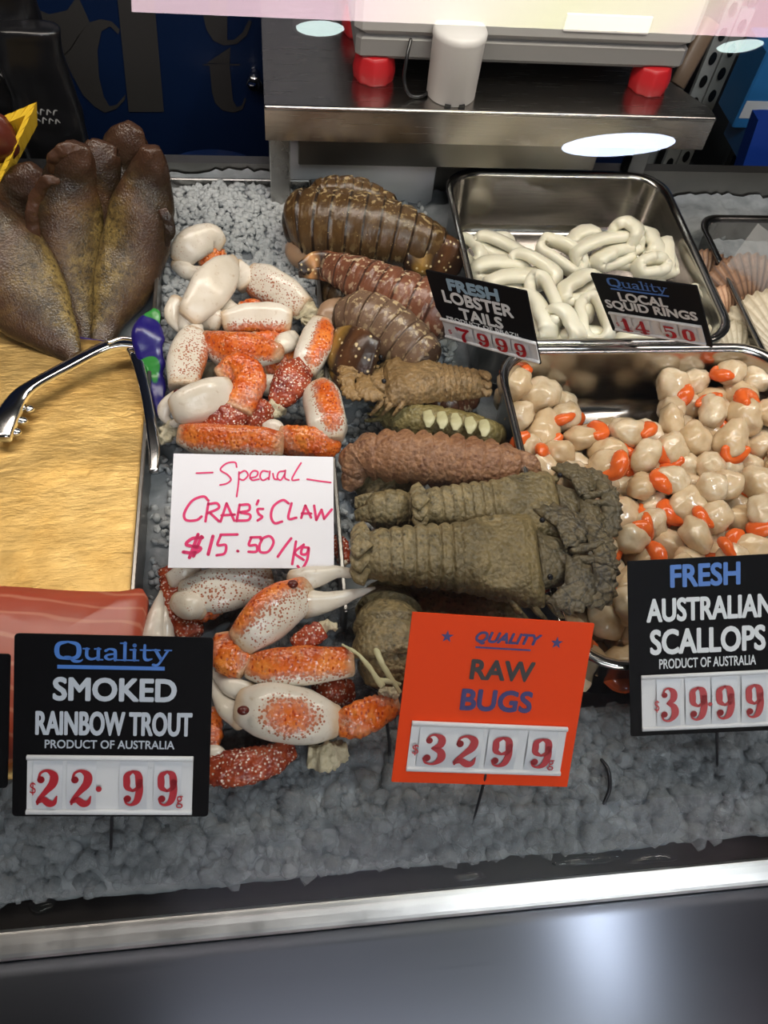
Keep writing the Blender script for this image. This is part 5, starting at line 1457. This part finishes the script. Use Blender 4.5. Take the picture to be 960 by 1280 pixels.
for (px, py) in ((30, 505), (22, 520), (14, 534)):   # scalloped grip teeth
    mb = MB(); ball(mb, P(px + 6, py + 6, .024), .004, sc=(1, .8, .6)); mb.build('grip_tooth', MAT['chrome'], tongs, ot)

pk = NT('printed_packet').set(rough=.28); pc = pk.coord(); pv = pk.noise(pc, 26, 2)
pk.color(pk.mix(pk.ramp(pv, [(.60, 0.), (.62, 1.)], 'LINEAR'), (.014, .008, .13), (.03, .22, .035)))
mb = MB(); Wp, Rp = lift([(196, 388, .05, 10), (186, 412, .046, 34), (188, 440, .038, 34), (196, 470, .028, 20), (201, 520, .022, 8)]); loft(mb, Wp, Rp, flat=.3, n=14, m=34, up=to_eye(Wp[1]), nz=.003, nf=70, ex=3)
o = mb.build('printed_packet', pk.m, None, Wp[2]); tag(o, 'crumpled blue and green packet stuffed beside the tongs hinge', 'packet')

# ================================================================== SMOKED TROUT
def fish_mat():
    m = NT('smoked_trout_skin').set(rough=.30, spec=.5)
    co = m.coord(); u, v = m.uv(); nz = m.noise(co, 30, 4, .6); nf = m.noise(co, 330, 3, .7); oi = m.n('ShaderNodeObjectInfo')
    tn = m.attr()
    k = m.math('ADD', tn, m.math('ADD', m.math('MULTIPLY_ADD', nz, 1.1, -.62), m.math('MULTIPLY_ADD', m.noise(co, 130, 4, .65), .9, -.45)))
    c = m.ramp(k, [(.10, (.020, .011, .006)), (.38, (.045, .027, .012)), (.66, (.105, .068, .023)), (.98, (.27, .19, .06))])
    c = m.mix(m.ramp(nf, [(.50, 0.), (.62, .8)]), c, (.028, .020, .010))
    pk_ = m.ramp(m.math('ABSOLUTE', m.math('SUBTRACT', tn, .55)), [(.03, .28), (.16, 0.)])
    c = m.mix(pk_, c, (.13, .050, .025)); hd_ = m.ramp(m.math('ADD', u, m.math('MULTIPLY_ADD', nz, .10, -.05)), [(.04, .85), (.15, 0.)]); c = m.mix(hd_, c, m.mix(m.noise(co, 90, 4, .65), (.018, .009, .006), (.095, .042, .022))); m.color(c)
    vd = m.vor(co, 620); m.bump(m.math('ADD', vd, m.math('MULTIPLY', nz, 1.5)), .35, .0009)
    m.l(m.math('MULTIPLY_ADD', nf, .3, .20), m.b.inputs['Roughness']); return m.m
FI = fish_mat(); FG = NT('smoked_gill_flesh').set(rough=.4); fg = FG.coord(); FG.color(FG.mix(FG.noise(fg, 70, 4), (.020, .010, .006), (.10, .042, .020))); FG.bump(FG.noise(fg, 150, 4), .6, .002); FG = FG.m
def trout(label, pts, belly=1, fins=(), y_=None):
    """pts: (px, py, world y, width px), head first"""
    Wp = [Q(a, b, yy) for a, b, yy, w_ in pts]; Rp = [mm(w_, p) / 2 for (a, b, yy, w_), p in zip(pts, Wp)]
    base = Wp[-1].copy(); root = empty('smoked_trout', base); tag(root, label, 'smoked fish', 'smoked trout propped in the back left corner')
    # tone rises from the dark back to the golden belly, across the body
    tone = lambda t, a: .52 + .22 * belly * math.cos(a) + .14 * math.sin(t * 4 - 1) - (.42 * max(0, 1 - t * 3.2))
    mb = MB(); loft(mb, Wp, Rp, flat=.52, n=28, m=64, up=to_eye(Wp[len(Wp) // 2]), ends=(.5, .4), tone=tone, nz=.0012, nf=60, ex=2.15, disp=lambda t, a: 1 + max(0, 1 - t / .2) * (.08 * math.sin(a * 2 + Wp[0][0] * 90) + -.10 + .07 * math.sin(a * 5 + t * 40)))
    mb.build('body', FI, root, base)
    for nm, fp in fins:
        mb = MB(); W2_ = [Q(a, b, yy) for a, b, yy, w_ in fp]; R2_ = [mm(w_, p) / 2 for (a, b, yy, w_), p in zip(fp, W2_)]
        loft(mb, W2_, R2_, flat=.28, n=16, m=10 * len(fp), up=to_eye(W2_[0]), nz=.0012, nf=110); mb.build(nm, FI if 'fin' in nm else FG, root, base)
    return root
trout('dark smoked trout at the rear, its head end highest', [(168, 160, .612, 26), (162, 174, .612, 48), (153, 204, .612, 62), (146, 240, .60, 66), (140, 300, .585, 62), (136, 380, .55, 48), (134, 430, .53, 26)], 1)
trout('small part of a reddish smoked trout showing between two others', [(130, 180, .605, 28), (126, 200, .60, 42), (126, 270, .59, 52), (128, 360, .56, 40)], 1)
trout('smoked trout at the far left, head end beside the yellow tray', [(46, 212, .592, 28), (36, 228, .590, 46), (22, 256, .588, 62), (14, 300, .575, 66), (6, 360, .555, 60), (0, 420, .53, 40)], 1)
trout('golden smoked trout with a torn gill flap, in the middle of the group', [(98, 182, .592, 30), (93, 200, .592, 48), (88, 226, .590, 60), (86, 262, .582, 74), (86, 310, .566, 78), (90, 360, .545, 70), (100, 404, .52, 42), (108, 436, .50, 22)], -1,
      [('gill_cover', [(64, 216, .574, 6), (66, 200, .572, 12), (80, 187, .572, 14), (98, 184, .574, 8)]), ('gill_flap', [(74, 226, .560, 6), (58, 226, .558, 12), (47, 242, .560, 14), (40, 264, .556, 13), (42, 292, .552, 14), (50, 326, .546, 10), (56, 352, .540, 4)])])
trout('large dark smoked trout, rightmost of the group', [(188, 186, .592, 28), (188, 206, .592, 44), (185, 230, .590, 58), (178, 264, .580, 72), (168, 312, .565, 76), (152, 360, .540, 66), (136, 400, .516, 38), (124, 434, .494, 22)], 1,
      [('pectoral_fin', [(204, 262, .562, 12), (212, 284, .556, 14), (209, 308, .552, 6)])])
trout('golden smoked trout lowest at the left, tail towards the gold board', [(-38, 250, .560, 60), (-14, 300, .548, 96), (14, 346, .530, 106), (44, 388, .508, 88), (74, 424, .488, 48), (92, 446, .474, 24)], -1)
# black crate the fish lean on
mb = MB(); V = [(-.34, .52, -.03), (-.075, .52, -.03), (-.34, .665, .075), (-.075, .665, .075), (-.34, .68, .075), (-.075, .68, .075), (-.34, .68, -.03), (-.075, .68, -.03)]
V[1] = (-.097, .52, -.03); V[3] = V[5] = (-.097, .655, .060); V[3] = (-.097, .655, .060)
V = [(-.34, .535, -.028), (-.097, .535, -.028), (-.34, .655, .055), (-.097, .655, .055), (-.34, .672, .055), (-.097, .672, .055), (-.34, .672, -.028), (-.097, .672, -.028)]
mb.add([(a, b, c + ZB) for a, b, c in V], [(0, 1, 3, 2), (2, 3, 5, 4), (4, 5, 7, 6), (6, 7, 1, 0), (0, 2, 4, 6), (1, 7, 5, 3)], flat=True)
o = mb.build('black_rest', MAT['dark'], None, (-.22, .60, ZB - .028)); tag(o, 'sloping black plastic rest behind the smoked trout', 'fish rest')

# ================================================================== YELLOW TRAY, SACKS, TUB, BAG
yt = empty('foam_tray', Q(0, 215, .60)); tag(yt, 'bright yellow foam tray tilted at the top left edge', 'tray'); oy = np.array(yt.location)
rim = [Q(46, 127, .600), Q(-60, 172, .615), Q(-90, 320, .58), Q(-4, 236, .585)]; bas = [Q(47, 156, .612), Q(-40, 190, .63), Q(-70, 320, .60), Q(4, 236, .600)]
inn = [r_ * .82 + np.mean(rim, axis=0) * .18 for r_ in rim]; fl_ = [b_ * .84 + np.mean(bas, axis=0) * .16 - np.array([0, .002, 0]) for b_ in bas]
def strip_(mb, a, b):
    N = 8
    for k in range(4):
        p0, p1, q0, q1 = a[k], a[(k + 1) % 4], b[k], b[(k + 1) % 4]; V = []
        for i in range(N * 4 + 1):
            t_ = i / (N * 4); rib = .0010 * (1 if i % 4 < 2 else 0)
            V += [tuple(p0 + (p1 - p0) * t_), tuple(q0 + (q1 - q0) * t_ + np.array([0, -rib, 0]))]
        mb.add(V, [(2 * i, 2 * i + 1, 2 * i + 3, 2 * i + 2) for i in range(N * 4)], flat=True)
mb = MB(); strip_(mb, rim, bas); strip_(mb, inn, rim); strip_(mb, inn, fl_); mb.add([tuple(p) for p in fl_], [(0, 1, 2, 3)], flat=True); mb.add([tuple(p) for p in bas], [(3, 2, 1, 0)], flat=True)
mb.build('shell', MAT['yellow_foam'], yt, oy)
mb = MB(); ball(mb, Q(-8, 172, .598), .017, sc=(1, .55, 1.25), nz=.25, nf=60); o = mb.build('meat_piece', plain('dark_smoked_meat', (.09, .018, .010), .3), None, Q(-8, 172, .598)); tag(o, 'dark red smoked piece lying in the yellow foam tray', 'smoked meat')

def sack(label, px, py, wpx, hpx, y_):
    c = Q(px, py, y_); w_, h_2 = mm(wpx, c) / 2, mm(hpx, c)
    b = c - np.array([0, 0, h_2 / 2]); e = empty('black_sack', b); tag(e, label, 'sack', 'black sacks behind the trout')
    mb = MB(); loft(mb, [b, b + [0, 0, h_2 * .5], b + [0, 0, h_2]], [w_ * .9, w_, w_ * .85], flat=.45, n=30, m=30, up=(0, -1, 0), nz=.004, nf=24, ends=(.3, .4), ex=3)
    mb.build('bag', plain('black_film', (.006, .006, .007), .28), e, b)
    mb = MB(); random.seed(int(px)); wf = MAT['ink_white']
    f0 = b + np.array([0, -w_ * .475 - .004, 0])
    mw_ = Matrix(((1, 0, 0, 0), (0, 0, -1, 0), (0, 1, 0, 0), (0, 0, 0, 1)))
    for k, yy in enumerate((.60, .55)):
        x = -.012
        for j in range(5):
            stroke(mb, [(x, h_2 * yy), (x + .0015, h_2 * yy + random.uniform(.003, .006)), (x + .0035, h_2 * yy + random.uniform(0, .004))], .0012, 0, Matrix.Translation(Vector(f0)) @ mw_); x += .0052
    mb.build('print', plain('sack_print', (.28, .28, .28), .5), e, b)
sack('black printed sack at the far left behind the trout', 18, 95, 90, 200, .72)
sack('black printed sack standing behind the yellow tray and trout', 62, 150, 70, 190, .70)
bt = P(265, 232, -.06); lp = []
R_t = .078; cT = Q(266, 236, .80)
tb = empty('blue_tub', (cT[0], cT[1], cT[2] - .16)); tag(tb, 'glossy dark blue tub behind the crab tray', 'tub')
mb = MB(); lathe(mb, [(.052, 0), (.060, .005), (.066, .152), (.0685, .154), (.0685, .160), (.066, .161), (.0635, .156), (.058, .02)], 48, (cT[0], cT[1], cT[2] - .16)); mb.build('body', MAT['blue_gloss'], tb, tuple(tb.location))
mb = MB()
for k in range(40):
    pass
lathe(mb, [(.0672, .1585), (.0692, .1600), (.0692, .1625), (.0672, .1635)], 48, (cT[0], cT[1], cT[2] - .16)); mb.build('rim', plain('tub_rim', (.010, .026, .10), .15), tb, tuple(tb.location))
mb = MB(); a = Q(326, 246, .71); Wp = [Q(306, 254, .70), Q(322, 248, .70), Q(336, 236, .705), Q(342, 224, .71)]; loft(mb, Wp, [.004, .010, .010, .004], flat=.4, n=16, m=34, up=to_eye(a), nz=.004, nf=80)
o = mb.build('white_bag', plain('white_film', (.62, .62, .62), .4), None, Wp[1]); tag(o, 'scrap of white plastic bag by the leg of the steel stand', 'bag')
# steel bolt on the wall
bp = Q(318, 98, .94); e = empty('wall_bolt', bp); tag(e, 'small steel knob fixed to the blue wall beside the stand', 'knob')
mb = MB(); loft(mb, [(bp[0], .952, bp[2]), (bp[0], .936, bp[2])], [.006, .006], m=4, n=16, ends=(.1, .2)); mb.build('shaft', MAT['chrome'], e, bp)
mb = MB(); loft(mb, [(bp[0], .937, bp[2]), (bp[0], .928, bp[2])], [.0095, .0095], m=4, n=6, ends=(.2, .3)); mb.build('knob_head', MAT['chrome'], e, bp)

# ================================================================== STEEL STAND WITH SCALE
TZ = ZB + .12
stt = empty('steel_stand', (.19, .75, ZB - .02)); tag(stt, 'low stainless steel stand carrying the weighing scale', 'stand'); os_ = np.array(stt.location)
mb = MB()
top = [(.0, .651), (.391, .651), (.391, .665), (.362, .715), (.362, .92), (.0, .92)]
n = len(top); z0, z1 = TZ - .030, TZ
mb.add([(x, y, z1) for x, y in top], [tuple(range(n))], flat=True)
for k in range(n):
    a, b = top[k], top[(k + 1) % n]; mb.add([(*a, z1), (*b, z1), (*b, z0), (*a, z0)], [(0, 3, 2, 1)], flat=True)
loft(mb, [(.0015, .6517, TZ - .0012), (.3895, .6517, TZ - .0012)], [.0022, .0022], m=4, n=12)
st_top = NT('stand_top_steel').set(metal=1.0, rough=.22, color=(.42, .40, .38)); tco = st_top.coord(); mpt = st_top.n('ShaderNodeMapping'); mpt.inputs['Scale'].default_value = (3, 90, 90); st_top.l(tco, mpt.inputs[0]); tz_ = st_top.noise(mpt.outputs[0], 9, 3); st_top.l(st_top.math('MULTIPLY_ADD', tz_, .2, .14), st_top.b.inputs['Roughness']); st_top.bump(tz_, .05, .0004)
mb.build('top', st_top.m, stt, os_)
mb = MB(); box(mb, .028, .300, .662, .668, TZ - .060, TZ - .029, .0008); mb.build('apron', MAT['steel_dark'], stt, os_)
for x, y in ((.003, .660), (.003, .89), (.352, .700), (.340, .89)):
        mb = MB(); box(mb, x, x + .018, y, y + .018, ZB - .02 if y < .7 else ZB - .10, TZ - .0302, .001); mb.build('leg', MAT['steel'], stt, os_)
scl = empty('weighing_scale', (.22, .80, TZ)); tag(scl, 'grey white weighing scale standing on red feet on the steel stand', 'scale'); oS = np.array(scl.location)
mb = MB(); box(mb, .076, .362, .687, .90, TZ + .021, TZ + .042, .004); mb.build('lower_body', plain('scale_grey', (.17, .165, .16), .4), scl, oS)
mb = MB(); box(mb, .074, .364, .684, .905, TZ + .0405, TZ + .10, .006); mb.build('upper_body', plain('scale_upper', (.30, .29, .28), .4), scl, oS)
for (x, y) in ((.094, .700), (.340, .697), (.090, .775), (.320, .80), (.094, .86)):
    mb = MB(); loft(mb, [(x, y, TZ + .0004), (x, y, TZ + .010), (x, y, TZ + .022)], [.0165, .0175, .0150], m=10, n=24, ends=(.1, .1), disp=lambda t, a: 1 + .05 * math.cos(a * 9)); mb.build('foot', MAT['red_plastic'], scl, oS)
mb = MB(); box(mb, .245, .318, .6825, .6845, TZ + .052, TZ + .066, .0005); o = mb.build('label_plate', plain('pale_label', (.62, .60, .60), .4), scl, oS)
can = empty('white_canister', (.158, .676, TZ)); tag(can, 'white plastic cylinder standing in front of the scale', 'canister'); oc_ = np.array(can.location)
mb = MB(); lathe(mb, [(.0195, .0), (.0208, .0015), (.0215, .048), (.0222, .0495), (.0222, .053), (.0205, .056), (.006, .057)], 40, tuple(oc_)); mb.build('body', MAT['grey_white'], can, oc_)
for dx in (-.008, .004):
    mb = MB(); box(mb, .158 + dx, .163 + dx, .6545, .6575, TZ + .0002, TZ + .003); mb.build('slot', MAT['dark'], can, oc_)
mb = MB(); loft(mb, [(.120, .684, TZ + .040), (.117, .676, TZ + .030), (.116, .672, TZ + .014), (.122, .668, TZ + .003), (.136, .672, TZ + .0022), (.150, .700, TZ + .002)], [.0015] * 6, m=50, n=8)
o = mb.build('scale_cable', MAT['dark'], None, (.12, .676, TZ)); tag(o, 'thin dark cable drooping from the front of the scale', 'cable')

# ================================================================== GLASS DOOR FRIDGE AT THE RIGHT BACK
fr_m = plain('fridge_frame_grey', (.085, .075, .07), .35, .7)
FY = 1.05
f0 = Q(818, 233, FY); f1 = Q(882, 233, FY)
fx1 = f1[0] + .02; fzb = f1[2]
fr_ = empty('glass_door_fridge', (.85, 1.35, 0)); tag(fr_, 'dark framed glass door fridge behind the counter at the right', 'fridge'); oF = np.array(fr_.location)
mb = MB(); box(mb, .48, 1.35, FY + .015, 1.70, .05, .09); box(mb, .48, 1.35, 1.66, 1.70, .09, 1.95); box(mb, .48, 1.35, FY + .015, 1.70, 1.95, 2.0); box(mb, 1.33, 1.35, FY + .015, 1.66, .09, 1.95); box(mb, .48, .50, FY + .015, 1.66, .09, 1.95); mb.build('cabinet', plain('fridge_inside', (.05, .05, .055), .5), fr_, oF)
def door(x0, x1):
    d = MB()
    box(d, x0, x0 + .045, FY - .02, FY + .014, fzb - .045, 1.94, .003); box(d, x1 - .045, x1, FY - .02, FY + .014, fzb - .045, 1.94, .003)
    box(d, x0 + .045, x1 - .045, FY - .02, FY + .014, fzb - .045, fzb + .012, .003); box(d, x0 + .045, x1 - .045, FY - .02, FY + .014, 1.88, 1.94, .003)
    do = d.build('door', fr_m, fr_, oF)
    g = MB(); box(g, x0 + .0452, x1 - .0452, FY - .006, FY - .002, fzb + .0125, 1.879); g.build('pane', gm.m, do, oF)
    k = MB(); box(k, x0 + .0455, x0 + .056, FY - .0195, FY - .0065, fzb + .0125, 1.879); box(k, x1 - .056, x1 - .0455, FY - .0195, FY - .0065, fzb + .0125, 1.879); box(k, x0 + .0565, x1 - .0565, FY - .0195, FY - .0065, fzb + .0125, fzb + .024); k.build('gasket', MAT['dark'], do, oF)
door(.485, fx1 + .045); door(fx1 + .050, 1.34)
mb = MB(); box(mb, .482, 1.345, FY - .015, FY + .0145, .05, fzb - .046); mb.build('plinth', plain('fridge_plinth', (.02, .02, .02), .4), fr_, oF)
shm = plain('shelf_rail_white', (.42, .42, .42), .4)
for (px, py) in ((896, 60), (862, 185)):
    p = Q(px, py, 1.10)
    d = MB(); box(d, p[0] - .010, p[0] + .010, 1.10, 1.106, p[2] - .28, 1.80 if px > 880 else p[2] + .2)
    r = d.build('shelf_rail', shm, fr_, oF)
    h_ = MB(); zz = p[2] - .27
    while zz < p[2] + .30:
        V = [(p[0] + .005 * math.cos(2 * PI * k / 14), 1.0985, zz + .009 * math.sin(2 * PI * k / 14)) for k in range(14)]; V += [(a, 1.0998, c) for a, b, c in V]
        h_.add(V, [tuple(range(14))] + [(k, (k + 1) % 14, 14 + (k + 1) % 14, 14 + k) for k in range(14)], flat=True); zz += .032
    h_.build('slot_holes', MAT['dark'], r, oF)
for k, zz in enumerate((ZB - .30, ZB - .05, ZB + .25)):
    mb = MB(); box(mb, .502, 1.328, 1.12, 1.62, zz - .012, zz); mb.build('shelf', plain('fridge_shelf', (.16, .16, .165), .35), fr_, oF)
p = Q(850, 100, 1.13); e = (p[0], 1.2, ZB - .30)
mb = MB(); box(mb, p[0] - .10, p[0] + .02, 1.14, 1.30, ZB - .2995, ZB - .12, .006); o = mb.build('white_carton', plain('white_carton', (.45, .46, .48), .5), None, e); tag(o, 'pale carton on a shelf inside the fridge', 'carton')
# brown slanted strut beside the scale
mb = MB(); a, b = Q(846, 106, .735), Q(890, 26, .76); loft(mb, [a, b], [.0085, .0085], m=4, n=12, ex=6, ends=(.1, .1), up=(0, -1, 0), flat=.5); o = mb.build('brown_strut', plain('brown_strut', (.11, .075, .05), .45), None, a); tag(o, 'slanted brown strut rising beside the right end of the scale', 'strut')
# blue goods far right
for px, py, wpx, hpx, y_, col, lab in ((962, 115, 46, 66, .98, (.02, .13, .34), 'blue carton stacked by the fridge, upper one'), (962, 172, 50, 42, .97, (.02, .10, .30), 'blue carton stacked by the fridge, lower one')):
    c = Q(px, py, y_); w_, h_2 = mm(wpx, c), mm(hpx, c) / .8
    mb = MB(); box(mb, c[0] - w_ / 2, c[0] + w_ * 1.2, y_, y_ + .06, c[2] - h_2 / 2, c[2] + h_2 / 2, .002)
    o = mb.build('blue_carton', plain('blue_carton_' + str(px + py), col, .4), None, (c[0], y_, c[2] - h_2 / 2)); tag(o, lab, 'carton', 'blue cartons')
    m2 = MB(); box(m2, c[0] - w_ * .45, c[0] + w_ * 1.0, y_ - .0008, y_ - .0002, c[2] - h_2 * .35, c[2] - h_2 * .12); m2.build('label_band', plain('carton_band', (.5, .52, .55), .5), o, (c[0], y_, c[2] - h_2 / 2))
mb = MB(); a, b, c, d = Q(912, 256, .80), Q(948, 150, .82), Q(1060, 150, .82), Q(1060, 256, .80)
nn = np.array([0, .02, 0]); mb.add([*map(tuple, (a, b, c, d)), *[tuple(p + nn) for p in (a, b, c, d)]], [(0, 3, 2, 1), (4, 5, 6, 7), (0, 1, 5, 4), (1, 2, 6, 5), (2, 3, 7, 6), (3, 0, 4, 7)], flat=True)
o = mb.build('blue_board', plain('blue_board', (.006, .03, .20), .35), None, (a + d) / 2); tag(o, 'slanted bright blue panel at the right edge behind the tray rim', 'panel')
# bits of wire in the ice
for pts, lab in (([(752, 950, .010, 4), (760, 962, .012, 5), (762, 985, .010, 5), (755, 1004, .006, 4)], 'bent dark wire sticking in the ice right of the orange ticket'), ([(484, 905, .03, 4), (487, 935, .014, 4), (486, 962, .004, 4)], 'thin grey pin standing in the ice left of the orange ticket')):
    Wp, Rp = lift(pts); mb = MB(); loft(mb, Wp, Rp, n=8, m=24); o = mb.build('wire_pin', MAT['wire'], None, Wp[-1]); tag(o, lab, 'wire')
